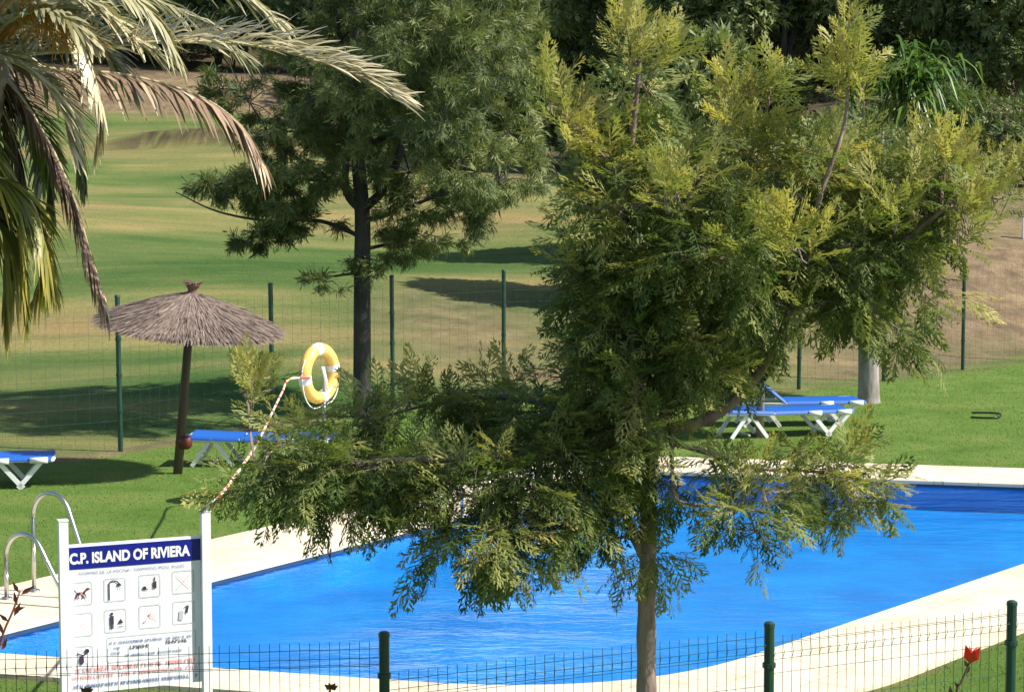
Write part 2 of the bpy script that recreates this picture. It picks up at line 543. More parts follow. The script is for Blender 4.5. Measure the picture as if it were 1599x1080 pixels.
def height(X, Y):
    d = Y / K
    u = (X / np.maximum(Y, 1)) * F + 800
    wr = sstep(1080, 1420, u)
    z = np.interp(d, PL[:, 0], PL[:, 1]) * (1 - wr) + np.interp(d, PR[:, 0], PR[:, 1]) * wr
    z = z * sstep(0.0, 7.0, Y - fence_y(X))
    z = z + 0.16 * sstep(3, 12, Y - fence_y(X)) * (np.sin(X * .33 + Y * .21) + np.sin(X * .17 - Y * .37 + 1.3))
    # low eroded step across the slope
    lip = 79.5 + 0.05 * X + 0.7 * np.sin(X * .35)
    z = z + 0.55 * sstep(-0.4, 0.4, Y - lip) * (1 - sstep(0.5, 9, Y - lip)) * sstep(-17, -14.5, X) * (1 - sstep(-9.5, -7, X))
    return z

def ground_at(px, d):
    """Point on the land in the direction of column px at depth d (survey units)."""
    y = d * K
    x = (px - 800) / F * y
    return Vector((x, y, float(height(np.array([x]), np.array([y]))[0])))

xs = np.unique(np.concatenate([np.linspace(-160, -14, 50), np.arange(-14, 18, 0.14), np.linspace(18, 160, 50)]))
ys = np.unique(np.concatenate([np.linspace(-25, 12, 16), np.arange(12, 46, 0.14), np.arange(46, 125, 0.35), np.linspace(125, 260, 30)]))
GX, GY = np.meshgrid(xs, ys)
GZ = height(GX, GY)
mid = outline(0.35, RAD, 0)
GZ = np.where(inside(mid, GX, GY), -2.2, GZ)
nx, ny = len(xs), len(ys)
idx = np.arange(nx * ny).reshape(ny, nx)
GF = np.stack([idx[:-1, :-1], idx[:-1, 1:], idx[1:, 1:], idx[1:, :-1]], -1).reshape(-1, 4)
wob = 0.25 * np.sin(GX * 1.7) + 0.18 * np.sin(GX * 4.1 + 1) + rng.normal(0, .12, GX.shape)
dfen = GY - fence_y(GX)
a_lawn = 1 - sstep(-0.25, 0.35, dfen + wob * .6)
gd, gu = GY / K, GX / np.maximum(GY, 1) * F + 800
soft = rng.normal(0, .16, GX.shape) + 0.25 * np.sin(GX * .8 + GY * .5)
bank = sstep(67.5, 69, gd + soft * 2) * (1 - sstep(74, 77, gd)) * (1 - sstep(620, 760, gu))
rbank = sstep(1330, 1460, gu + soft * 90) * sstep(1.2, 3.4, dfen + soft * 2) * (1 - .55 * sstep(30, 36, GY - 20))
strip = 0.75 * sstep(1180, 1300, gu + soft * 60) * sstep(0.3, 1.2, dfen + soft)
worn = 0.62 * np.exp(-(((gu - 730) / 170) ** 2 + ((gd - 32.5) / 4.2) ** 2) ** 1.5) * np.clip(0.85 + soft, 0, 1.2)
patch = 0.85 * np.exp(-(((GX - 0.75) / 1.1) ** 2 + ((GY - 38.9) / 0.75) ** 2) ** 2)
edge = (0.55 + .45 * (1 - sstep(380, 620, gu))) * np.exp(-((dfen + .15 + wob * .5) / (.22 + .22 * (1 - sstep(380, 620, gu)))) ** 2)
rim = 0.8 * np.exp(-((poly_dist(outer, GX, GY) + np.abs(soft) * .1) / .09) ** 2) * (rng.random(GX.shape) * .8 + .2)
a_soil = np.clip(np.maximum.reduce([bank * .95, rbank, strip, worn, patch, edge * .9, rim]), 0, 1)
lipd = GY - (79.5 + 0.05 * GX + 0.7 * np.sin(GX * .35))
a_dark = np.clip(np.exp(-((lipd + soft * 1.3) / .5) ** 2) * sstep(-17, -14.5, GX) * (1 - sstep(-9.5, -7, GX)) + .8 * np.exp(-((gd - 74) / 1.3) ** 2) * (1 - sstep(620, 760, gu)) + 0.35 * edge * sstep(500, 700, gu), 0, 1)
# tree shade under the wood, painted into the ground as a dark tone
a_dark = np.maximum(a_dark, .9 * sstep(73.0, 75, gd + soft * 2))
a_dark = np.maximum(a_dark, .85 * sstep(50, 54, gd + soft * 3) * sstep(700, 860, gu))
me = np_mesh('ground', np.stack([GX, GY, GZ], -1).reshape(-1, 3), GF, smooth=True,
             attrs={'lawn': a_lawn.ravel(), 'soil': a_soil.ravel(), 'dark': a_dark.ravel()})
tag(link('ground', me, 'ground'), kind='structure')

# deck slab
def ring_mesh(prof_in, prof_out):
    """prof: lists of (outline, z) going from the inner lip to the outer foot."""
    rows = [[Vector((p.x, p.y, z)) for p in o_] for o_, z in prof_in + prof_out]
    n_ = len(rows[0])
    V = [v for r_ in rows for v in r_]
    Fc = []
    for i in range(len(rows) - 1):
        for j in range(n_):
            k_ = (j + 1) % n_
            Fc.append((i * n_ + j, i * n_ + k_, (i + 1) * n_ + k_, (i + 1) * n_ + j))
    return V, Fc

V, Fc = ring_mesh([(outline(.03, RAD, 0), -.05), (outline(.0, RAD, 0), -.01), (outline(.0, RAD, 0), .028), (outline(.015, RAD, 0), .04)],
                  [(outline(.33, RAD, 0), .04), (outer, .035), (outer, -.12)])
Fc = [tuple(reversed(f)) for f in Fc]
deck = tag(link('pool_deck', np_mesh('pool_deck', V, Fc), 'deck'), kind='structure')

wl = outline(.028, RAD, -.02)
fl = outline(.028, RAD, -.34)
n_ = len(wl)
V = wl + fl
Fc = [(j, (j + 1) % n_, n_ + (j + 1) % n_, n_ + j) for j in range(n_)] + [tuple(range(n_, 2 * n_))]
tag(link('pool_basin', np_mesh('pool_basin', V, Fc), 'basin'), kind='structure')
wp = outline(.026, RAD, -.052)
tag(link('water', np_mesh('water', wp, [tuple(range(n_))]), 'water'), kind='structure')

trim_in, trim_out = outline(-.004, RAD, 0), outline(.02, RAD, 0)
V, Fc = ring_mesh([(trim_out, -.010), (trim_in, -.010)], [(trim_in, -.046), (trim_out, -.046)])
tag(link('pool_edge_tile', np_mesh('pool_edge_tile', V, Fc), 'tile_trim'), kind='structure')

# mown grass blades on the lawn in view
n0 = 190000
gx = rng.uniform(-9, 14, n0); gy = rng.uniform(15.5, 43, n0)
uu = gx / gy * F + 800
ok = (uu > -60) & (uu < 1660) & ~inside(outline('deck', RADO, 0), gx, gy) & (gy < fence_y(gx) - .05 + rng.normal(0, .15, n0))
ok &= (YH + (HC * F / gy)) < 1110
ok |= (np.abs(poly_dist(outer, gx, gy)) < .10) & ~inside(outline(.45, RAD, 0), gx, gy) & (uu > -60) & (uu < 1660)
gx, gy = gx[ok], gy[ok]
n0 = len(gx)
TV = np.array([(0, -.10, 0), (0, .10, 0), (.6, .06, .05), (1, 0, .18), (.6, -.06, .05)])
pos = np.stack([gx, gy, np.where(inside(outer, gx, gy), .0, -.004)], -1)
X = np.stack([rng.normal(0, .5, n0), rng.normal(0, .5, n0), np.ones(n0)], -1)
V, Fc = batch(TV, np.array([[0, 1, 2, 4]]), pos, X, rand_dir(n0), rng.uniform(.022, .046, n0))
tag(link('lawn_grass', np_mesh('lawn_grass', V, Fc, tint=np.repeat(np.clip(rng.normal(.42, .2, n0) + .22 * np.sin(gx * 1.1 + np.sin(gy * .9) * 1.5) * np.sin(gy * .8 + gx * .35), 0, 1), 5)), 'grass_blade'),
    'short mown green lawn grass around the pool deck', 'grass', kind='stuff')

# rough grass on the hill beyond the fence
n0 = 110000
gy = rng.uniform(29, 62, n0) ; gx = rng.uniform(-.26, .27, n0) * gy
pt = np.sin(gx * .9 + 2 * np.sin(gy * .31)) * np.sin(gy * .55 + 1.7 * np.sin(gx * .43)) + .6 * np.sin(gx * 2.3 + gy * 1.9)
ok = (gy > fence_y(gx) + .15) & (rng.random(n0) < .35 + .5 * (pt > .25))
gx, gy, pt = gx[ok], gy[ok], pt[ok]
n0 = len(gx)
pos = np.stack([gx, gy, height(gx, gy) - .006], -1)
X = np.stack([rng.normal(0, .55, n0), rng.normal(0, .55, n0), np.ones(n0)], -1)
V, Fc = batch(TV, np.array([[0, 1, 2, 4]]), pos, X, rand_dir(n0), rng.uniform(.02, .05, n0))
tag(link('hill_grass', np_mesh('hill_grass', V, Fc, tint=np.repeat(np.clip(rng.normal(.42, .2, n0) + .12 * np.sin(gx * .5 + gy * .2), 0, 1), 5)), 'hill_blade'),
    'rough dry green grass on the hill beyond the wire fence', 'grass', kind='stuff')

# ------------------------------------------------------------------ trees
def skeleton_tubes(segs, name, mat, root):
    for pts, r0, r1 in segs:
        c_ = curve(pts, max(6, 4 * len(pts)))
        MB().tube(c_, np.linspace(r0, r1, len(c_)), 9).build(name, mat, root, smooth=True)

FERNS = [fernleaf(7, k_) for k_ in range(6)]
UP = np.array([0, 0, 1.0])

def shoots_fern(centers, dirs, lens, kind):
    """Leafy shoots: leaves set in a spiral along each shoot."""
    pos, X, Nn, sc, ti = [], [], [], [], []
    for c_, d, l, kd in zip(centers, dirs, lens, kind):
        d = d / np.linalg.norm(d)
        a_ = np.cross(d, [0.3, 0.5, 0.8]); a_ /= np.linalg.norm(a_)
        b_ = np.cross(d, a_)
        n = int(rng.integers(6, 10))
        ph = rng.random() * 6.28
        age = rng.random()
        for i in range(n):
            t = (i + .5) / n
            an = ph + i * 2.4
            side = a_ * math.cos(an) + b_ * math.sin(an)
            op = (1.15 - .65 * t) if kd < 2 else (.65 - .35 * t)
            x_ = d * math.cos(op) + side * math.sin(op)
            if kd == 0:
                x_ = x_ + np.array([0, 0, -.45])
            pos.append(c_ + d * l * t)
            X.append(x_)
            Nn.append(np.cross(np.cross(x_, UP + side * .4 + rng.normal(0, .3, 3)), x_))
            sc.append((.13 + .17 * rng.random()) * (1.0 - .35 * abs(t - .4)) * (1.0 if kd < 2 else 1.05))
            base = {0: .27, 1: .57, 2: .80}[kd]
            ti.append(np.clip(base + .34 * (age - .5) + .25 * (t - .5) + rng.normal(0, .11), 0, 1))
    return map(np.array, (pos, X, Nn, sc, ti))

def front_tree():
    D = 9.25 * K
    s = F / D
    base = Q(1012, 1290, D); base.z = 0.0
    root = thing('silky_oak_tree', base, 'slender feathery tree with yellow tipped ferny leaves growing beside the low wire fence', 'tree')
    q = lambda x, y, o=0.0: np.array(Q(x, y, D + o))
    nodes = {}
    def seg(pts, r0, r1, nm='limb'):
        p3 = [q(*p) for p in pts]
        c_ = curve(p3, 5 * len(p3))
        rad = np.linspace(r0, r1, len(c_)) * (1 + .06 * np.sin(np.arange(len(c_)) * 1.7))
        MB().tube(c_, rad, 10).build(nm, 'bark', root, smooth=True)
        nodes.setdefault('all', []).extend(list(c_))
    b3 = np.array(base)
    c_ = curve([b3 + [0, 0, -.05], q(1010, 1080), q(1010, 960), q(1012, 860), q(1013, 760, .02), q(1020, 690, .03), q(1044, 640, .05)], 40)
    rad = np.interp(np.linspace(0, 1, 40), [0, .06, .5, .72, 1], [.085, .062, .050, .047, .036])
    MB().tube(c_, rad * (1 + .05 * np.sin(np.arange(40) * 1.3)), 12).build('trunk', 'bark', root, smooth=True)
    nodes['all'] = list(c_[18:])
    seg([(1006, 868), (988, 830), (975, 785), (984, 730), (978, 660, -.1), (960, 560, -.15)], .033, .018)
    seg([(1046, 668, .05), (1085, 662, .1), (1135, 635, .15), (1180, 590, .15), (1215, 540, .1), (1290, 482, .0), (1380, 400, -.1), (1470, 330, -.2)], .042, .012)
    seg([(1044, 640, .05), (1030, 560, .1), (990, 440, .0), (975, 330, -.1), (990, 200, -.1), (1000, 60, -.1), (992, -20, -.1)], .034, .008)
    seg([(1030, 560, .1), (1080, 470, .3), (1120, 370, .3), (1165, 240, .2), (1172, 130, .2)], .024, .007)
    seg([(1215, 540, .1), (1250, 430, -.2), (1280, 310, -.3), (1320, 190, -.3), (1325, 80, -.3)], .024, .007)
    seg([(1020, 690, .03), (950, 690, -.2), (850, 700, -.4), (720, 715, -.45), (600, 720, -.4), (480, 735, -.4), (390, 760, -.35)], .034, .009)
    seg([(960, 690, -.2), (880, 640, .2), (780, 620, .4), (680, 630, .45), (600, 650, .4)], .02, .007)
    seg([(1050, 690, .05), (1100, 705, .3), (1180, 730, .5), (1260, 735, .5), (1340, 745, .4)], .020, .007)
    seg([(1048, 675, .0), (1050, 720, -.2), (1058, 780, -.3), (1130, 790, -.4), (1200, 800, -.4)], .014, .006)
    seg([(990, 440), (930, 420, .3), (880, 400, .4)], .016, .006)
    seg([(850, 700, -.4), (830, 770, -.6), (780, 830, -.6)], .014, .005)
    seg([(990, 300, -.1), (930, 230, -.2), (870, 170, -.2)], .014, .005)
    nd = np.array(nodes['all'])
    # (x, y, rx, ry, kind, density, depth offset)
    C = [(985, 60, 24, 70, 2, 1.0, -.1), (1015, 85, 22, 40, 2, .7, 0), (1010, 130, 40, 50, 1, .7, 0), (858, 165, 26, 46, 2, .9, -.2), (885, 205, 34, 40, 2, .8, -.2), (925, 245, 46, 34, 2, .7, -.1), (945, 190, 26, 40, 1, .6, 0), (1160, 150, 26, 48, 2, 1, .1), (1200, 145, 18, 36, 2, .9, .1),
         (1180, 215, 60, 36, 2, .8, 0), (1312, 110, 28, 66, 2, 1, -.3), (1345, 130, 24, 44, 2, .8, -.3), (1468, 265, 36, 40, 2, .7, .1), (1550, 310, 55, 40, 2, .7, .1),
         (1500, 330, 50, 50, 2, .6, -.2), (1246, 385, 34, 44, 2, .8, -.9), (1580, 280, 40, 30, 2, .5, 0),
         (1000, 260, 100, 70, 1, 1, 0), (1090, 270, 100, 50, 1, .6, -.3), (1060, 300, 60, 24, 2, .8, -.8), (1110, 300, 120, 60, 1, 1, .4), (1280, 270, 130, 70, 1, 1, 0), (1420, 290, 90, 70, 1, 1, .1), (960, 320, 80, 60, 1, 1, -.3),
         (1290, 240, 110, 40, 1, .6, .3), (1400, 320, 60, 40, 2, .45, -.4), (1200, 300, 60, 50, 0, .8, -.2), (1470, 300, 60, 60, 1, .8, 0), (950, 250, 60, 50, 2, .5, .2),
         (990, 420, 120, 90, 0, 1.1, 0), (1110, 400, 120, 90, 0, 1.1, -.4), (1220, 380, 110, 90, 0, 1.1, .4), (1320, 410, 110, 90, 0, 1.1, -.1), (1420, 380, 70, 80, 0, .9, 0), (1440, 440, 60, 60, 1, .5, .2),
         (910, 470, 60, 80, 0, .9, .2), (900, 420, 40, 70, 1, .5, 0), (1000, 520, 110, 70, 0, 1.1, -.2), (1110, 510, 110, 60, 0, 1.1, .3), (1200, 480, 70, 50, 0, .8, -.3), (1350, 490, 70, 46, 0, .8, -.2), (1400, 520, 50, 40, 0, .35, -.2),
         (940, 560, 90, 60, 0, 1, 0), (1060, 580, 80, 50, 0, 1, -.3), (1130, 570, 60, 40, 0, .5, .3), (1000, 600, 70, 50, 1, .5, -.4),
         (1000, 655, 55, 60, 1, .9, -.4), (950, 680, 70, 70, 0, 1.1, 0), (930, 620, 80, 50, 0, 1, .2), (870, 650, 80, 60, 0, 1, -.2), (880, 730, 80, 70, 0, 1.1, -.4), (800, 650, 80, 50, 0, 1, .3),
         (790, 760, 90, 60, 0, 1.1, -.5), (710, 632, 80, 42, 0, 1.1, .4), (780, 620, 70, 36, 1, .9, .5), (430, 700, 50, 40, 0, .8, -.2), (520, 790, 60, 34, 0, .8, -.5), (600, 790, 60, 30, 0, .7, -.5), (640, 628, 80, 34, 1, 1, .4), (575, 655, 56, 38, 1, 1, .2), (512, 694, 40, 26, 1, 1, .2), (560, 700, 60, 36, 0, .8, .2), (650, 740, 90, 60, 0, 1.1, -.4), (560, 730, 80, 60, 0, 1.1, -.4),
         (480, 740, 70, 60, 0, 1.1, -.4), (432, 748, 44, 52, 0, 1, -.3), (470, 690, 55, 40, 1, .8, 0), (388, 622, 30, 40, 2, .45, 0), (372, 760, 22, 30, 1, .4, -.2), (720, 770, 80, 50, 1, .6, -.6),
         (850, 820, 90, 55, 0, 1, -.5), (760, 850, 70, 50, 0, .8, -.6), (690, 840, 50, 60, 0, .6, -.5), (810, 880, 80, 40, 0, .55, -.6), (940, 790, 55, 60, 0, .8, -.2), (920, 850, 40, 50, 0, .5, -.2),
         (1010, 870, 52, 40, 0, 1, 0), (1000, 740, 50, 50, 0, .7, 0), (1060, 760, 50, 50, 0, .6, -.2), (780, 820, 60, 40, 1, .5, -.8),
         (1150, 790, 70, 50, 1, .9, -.4), (1190, 760, 80, 40, 0, .8, 0), (1130, 730, 60, 30, 0, .6, .2), (1290, 735, 80, 50, 1, .9, .3), (1320, 780, 65, 50, 1, .9, .3), (1250, 705, 60, 26, 0, .7, .5), (1180, 830, 50, 40, 0, .5, -.4),
         (1360, 750, 40, 40, 1, .6, .3)]
    cen, dr, ln, kd = [], [], [], []
    twig = MB()
    for i, (x, y, rx, ry, k_, den, o_) in enumerate(C):
        n = max(4, int(math.pi * rx * ry / 740 * den))
        c0 = q(x, y, o_)
        j = np.argmin(np.linalg.norm(nd - c0, axis=1) + 0.25 * np.abs(nd[:, 2] - c0[2] + .2))
        a0 = nd[j]
        mid_ = (a0 + c0) / 2 + rng.normal(0, .04, 3) + [0, 0, .03]
        twig.tube(curve([a0, mid_, c0], 6), np.linspace(.010, .005, 6), 5)
        rd = min(rx, ry) * 1.15 / s + .06
        for _ in range(n):
            v = rng.normal(size=3); v /= np.linalg.norm(v)
            rr = rng.random() ** .45
            p_ = c0 + np.array([v[0] * rx / s, v[1] * rd, v[2] * ry / s]) * rr * .86
            out = v * .8 + (p_ - a0) * .9
            if k_ == 2:
                out = out * .5 + [0, 0, .95]
            elif k_ == 1:
                out = out + [0, 0, .25]
            else:
                out = out + [0, 0, -.30]
            out = out / np.linalg.norm(out)
            l = rng.uniform(.16, .30)
            st = p_ - out * l * .5
            cen.append(st); dr.append(out); ln.append(l)
            u_ = rng.random()
            kk = k_
            if k_ == 0 and u_ < .24: kk = 1
            elif k_ == 1 and u_ < .30: kk = 0
            elif k_ == 1 and u_ > .84: kk = 2
            elif k_ == 2 and u_ < .38: kk = 1
            kd.append(kk)
            if rng.random() < .6:
                twig.tube([c0, (c0 + st) / 2 + rng.normal(0, .02, 3), st, st + out * l * .9], [.005, .004, .0035, .002], 4, cap=False)
    twig.build('twigs', 'bark', root)['kind'] = 'stuff'
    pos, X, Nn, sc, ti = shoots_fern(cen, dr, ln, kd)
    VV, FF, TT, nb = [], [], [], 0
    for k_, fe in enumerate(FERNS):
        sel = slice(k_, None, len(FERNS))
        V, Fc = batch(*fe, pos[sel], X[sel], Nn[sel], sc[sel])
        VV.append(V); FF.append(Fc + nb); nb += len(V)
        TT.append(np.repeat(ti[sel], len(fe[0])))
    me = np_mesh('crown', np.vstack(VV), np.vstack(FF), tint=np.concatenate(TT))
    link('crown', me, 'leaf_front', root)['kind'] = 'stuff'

front_tree()

NEEDLE = fan(15, 1.9, .029, .45)

def mid_tree():
    D = 25.2 * K
    s = F / D
    g = ground_at(565, 25.2)
    root = thing('casuarina_tree', g, 'tall dark tree with grey green drooping foliage behind the thatched parasol', 'tree')
    q = lambda x, y, o=0.0: np.array(Q(x, y, D + o))
    c_ = curve([np.array(g) + [0, 0, -.1], q(566, 560), q(566, 430), q(566, 330), q(556, 200), q(556, 60), q(548, -120), q(550, -300)], 40)
    nd = list(c_[14:])
    MB().tube(c_, np.interp(np.linspace(0, 1, 40), [0, .05, .4, 1], [.19, .145, .125, .03]), 12).build('trunk', 'bark_dark', root, smooth=True)
    def seg(pts, r0, r1):
        p3 = [q(*p) for p in pts]
        cc = curve(p3, 5 * len(p3))
        MB().tube(cc, np.linspace(r0, r1, len(cc)), 7).build('limb', 'bark_dark', root, smooth=True)
        nd.extend(cc)
    seg([(566, 330), (540, 290), (545, 180, .5), (530, 40, .6), (520, -100, .6)], .08, .025)
    seg([(566, 330), (610, 280), (640, 180, -.5), (690, 60, -.6), (730, -60, -.6)], .08, .025)
    seg([(566, 345), (620, 330, -.3), (700, 300, -.5), (790, 280, -.5)], .05, .012)
    seg([(564, 310), (500, 270, -.4), (430, 220, -.6), (390, 160, -.5)], .045, .012)
    seg([(566, 370), (500, 345, .3), (420, 345, .5), (340, 330, .6), (275, 300, .6)], .04, .008)
    seg([(560, 300), (480, 280, -.8), (390, 285, -1.2), (310, 290, -1.3)], .035, .008)
    seg([(566, 425), (530, 430, -.2), (465, 440, -.3)], .03, .008)
    seg([(566, 390), (620, 380, .5), (680, 380, .8)], .035, .01)
    seg([(560, 230), (650, 200, .9), (760, 170, 1.2), (830, 190, 1.3)], .05, .012)
    seg([(420, 345, .5), (390, 372, .5), (370, 390, .5)], .012, .005)
    nd = np.array(nd)
    C = [(370, 290, 75, 30, .9, -1.2), (320, 295, 40, 22, .8, -1.2), (430, 300, 60, 34, 1, -1), (400, 372, 42, 22, .9, .5), (480, 345, 60, 36, .9, .3), (510, 440, 52, 11, .9, -.3), (590, 432, 30, 10, .5, -.2),
         (470, 260, 70, 46, 1, -.6), (430, 210, 56, 42, 1, -.6), (390, 160, 50, 46, 1, -.4), (350, 140, 40, 36, .7, -.2), (620, 375, 60, 36, 1, .5), (680, 380, 44, 26, .9, .8), (620, 330, 70, 40, .8, 0), (700, 310, 90, 50, 1, -.5), (780, 280, 70, 56, 1, -.5), (800, 230, 50, 60, 1, .3),
         (640, 270, 70, 60, 1, .6), (600, 190, 110, 70, 1, .7), (720, 200, 110, 80, 1, .9), (790, 150, 66, 80, 1, 1.2), (820, 80, 40, 70, 1, .6), (650, 110, 120, 70, 1, -.6), (730, 70, 100, 80, 1, -.7), (520, 150, 80, 60, 1, -.7), (480, 100, 60, 60, .9, .3),
         (560, 60, 100, 60, .9, .6), (640, 10, 120, 60, 1, -.3), (750, 0, 100, 70, 1, -.6), (540, -40, 90, 60, .8, .5), (660, -90, 150, 60, .8, 0), (560, -170, 110, 60, .7, 0), (800, 10, 50, 50, .9, 0), (570, 400, 30, 30, .8, -.2), (500, 200, 60, 50, .7, 1.0), (560, 260, 60, 40, .6, -.9), (660, 160, 90, 70, 1, -2.4), (730, 80, 90, 70, 1, -2.6), (620, 60, 90, 60, 1, -2.5), (560, 140, 60, 60, .8, -2.0), (680, -40, 110, 60, 1, -2.4), (720, 250, 70, 50, .9, -2.0)]  # final clumps, set towards the viewer, added to cast shade nearer the fence
    pos, X, Nn, sc, ti = [], [], [], [], []
    twig = MB()
    for x, y, rx, ry, den, o_ in C:
        c0 = q(x, y, o_)
        a0 = nd[np.argmin(np.linalg.norm(nd - c0, axis=1))]
        twig.tube(curve([a0, (a0 + c0) / 2 + [0, 0, .12], c0], 6), np.linspace(.022, .010, 6), 5)
        n = int(math.pi * rx * ry / 34 * den * (1.8 if x < 500 and y > 240 else 1.0))
        rd = max(min(rx, ry) * 1.9, 45) / s
        v = rand_dir(n)
        # sub-clusters make the foliage break into tufts
        nt_ = max(4, n // 26)
        tv = rand_dir(nt_) * (rng.random((nt_, 1)) ** .4)
        pk = tv[rng.integers(0, nt_, n)] + rng.normal(0, .12, (n, 3))
        p_ = c0 + pk * np.array([rx / s, rd, ry / s]) * .95
        for t_ in tv[:10]:
            e_ = c0 + t_ * np.array([rx / s, rd, ry / s]) * .9
            twig.tube([c0, (c0 + e_) / 2 + [0, 0, .05], e_], [.010, .007, .004], 4, cap=False)
        d_ = unit(pk + 1e-3) * .8 + rng.normal(0, .45, (n, 3)) + np.array([0, 0, -.35])
        pos.append(p_); X.append(d_); Nn.append(rand_dir(n) + [0, 0, .6]); sc.append(rng.uniform(.17, .32, n))
        ti.append(np.clip(rng.normal(.45, .22, n) + .22 * pk[:, 2] + rng.normal(0, .08), 0, 1))
    twig.build('twigs', 'bark_dark', root)['kind'] = 'stuff'
    pos, X, Nn, sc, ti = map(np.concatenate, (pos, X, Nn, sc, ti))
    V, Fc = batch(*NEEDLE, pos, X, Nn, sc)
    link('crown', np_mesh('crown', V, Fc, tint=np.repeat(ti, len(NEEDLE[0]))), 'leaf_mid', root)['kind'] = 'stuff'

mid_tree()

SPRAY = fan(9, 2.2, .085, .15)

def wood_tree(px, d, h, rad, tone, label, seed, leaf=.55, n=3600, low=.12):
    g_ = np.random.default_rng(seed)
    b = ground_at(px, d)
    root = thing('woodland_tree', b, label, 'tree', 'trees of the wood on the hill')
    b3 = np.array(b)
    top = b3 + [g_.normal(0, .4), g_.normal(0, .4), h * .9]
    c_ = curve([b3 + [0, 0, -.2], b3 + [g_.normal(0, .2), g_.normal(0, .2), h * .35], top], 12)
    MB().tube(c_, np.linspace(.20, .04, 12), 8).build('trunk', 'bark_grey' if seed % 3 == 0 else 'bark_dark', root, smooth=True)
    nc = 26
    cl = []
    lim = MB()
    for i in range(nc):
        z = low + (1 - low) * g_.random() ** .8
        rz = rad * (math.sin(math.pi * min(.97, .22 + .74 * (z - low) / (1 - low))) ** .7)
        a_ = g_.random() * 6.283
        r_ = rz * math.sqrt(g_.random()) * .9
        c0 = b3 + [math.cos(a_) * r_, math.sin(a_) * r_, z * h]
        cl.append((c0, rad * g_.uniform(.24, .46), g_.normal(0, .14)))
        if i < 14:
            a0 = c_[int(np.clip(z * .8, .15, .95) * 11)]
            lim.tube(curve([a0, (a0 + c0) / 2 + [0, 0, .3], c0], 6), np.linspace(.06, .015, 6), 5)
    lim.build('limbs', 'bark_dark', root)
    k_ = g_.integers(0, nc, n)
    v = unit(g_.normal(size=(n, 3)))
    cr = np.array([c[1] for c in cl])[k_]
    p_ = np.array([c[0] for c in cl])[k_] + v * (cr * g_.random(n) ** .4)[:, None] * [1, 1, .75]
    X = v + g_.normal(0, .5, (n, 3)) + [0, 0, -.15]
    V, Fc = batch(*SPRAY, p_, X, v + g_.normal(0, .5, (n, 3)) + [0, 0, .5], g_.uniform(.6, 1.15, n) * leaf)
    ti = np.clip(tone + np.array([c[2] for c in cl])[k_] + g_.normal(0, .12, n), 0, 1)
    link('crown', np_mesh('crown', V, Fc, tint=np.repeat(ti, len(SPRAY[0]))), 'leaf_wood', root)['kind'] = 'stuff'

WOOD = [
    (905, 57, 9.5, 2.2, .30, 'dark slim woodland tree at the shaded gap beside the casuarina'),
    (1010, 55, 10.5, 2.9, .42, 'bushy woodland tree behind the yellow tips of the silky oak'),
    (1120, 57, 11.0, 3.0, .30, 'dark woodland tree with bare grey twigs behind the silky oak'),
    (1225, 54, 10.0, 2.8, .55, 'olive green woodland tree next to the bright leafy palm'),
    (1330, 57, 11.0, 2.8, .45, 'round woodland tree directly behind the bright leafy palm'),
    (1440, 55, 10.5, 3.0, .50, 'greyish woodland tree above the brown soil bank'),
    (1535, 53, 9.5, 2.7, .62, 'pale grey green woodland tree above the bare soil bank'),
    (1640, 52, 10.0, 3.0, .40, 'spreading woodland tree at the edge of the soil bank'),
    (800, 63, 9.5, 2.6, .25, 'dark woodland tree showing past the casuarina crown'),
    (720, 66, 9.0, 2.8, .30, 'dense woodland tree hidden behind the casuarina crown'),
    (560, 76, 9.0, 3.0, .32, 'dark woodland tree on top of the brown earth bank'),
    (450, 77, 9.0, 3.0, .30, 'leafy woodland tree above the long palm frond tip'),
    (345, 79, 8.5, 3.0, .35, 'woodland tree above the brown earth bank behind palm fronds'),
    (235, 80, 8.5, 3.0, .30, 'woodland tree at the end of the earth bank behind the palm crown'),
    (110, 80, 8.5, 3.0, .35, 'woodland tree hidden behind the feather palm crown'),
]
WOOD += [(985, 35.5, 4.6, 1.5, .45, 'small tree standing alone on the grassy hill behind the silky oak crown'),
         (1075, 41, 5.2, 1.9, .45, 'bushy tree on the grassy slope behind the silky oak crown')]
for i, (px, d, h, rad, tone, lab) in enumerate(WOOD):
    wood_tree(px, d, h, rad, tone, lab, 40 + i, n=4200 if d < 60 else 2600, low=.06 if d > 45 else .30)
DEEP = ['hidden behind the feather palm crown', 'above the fruit stalks of the feather palm', 'above the arch of the upper palm frond', 'over the long palm frond tip', 'behind the casuarina top',
        'behind the casuarina trunk line', 'in the dark gap beside the casuarina', 'behind the slim tree of the dark gap', 'behind the yellow tips of the silky oak', 'behind the bright leafy palm', 'over the bare soil bank', 'past the spreading tree of the soil bank']
for i, px in enumerate(range(-20, 1720, 145)):
    wood_tree(px, 84 + 5 * (i % 2) if px < 700 else 70 + 5 * (i % 2), 11.5, 3.8, .25, 'tall dark tree deep inside the wood, ' + DEEP[i], 90 + i, leaf=.95, n=1500, low=.04)

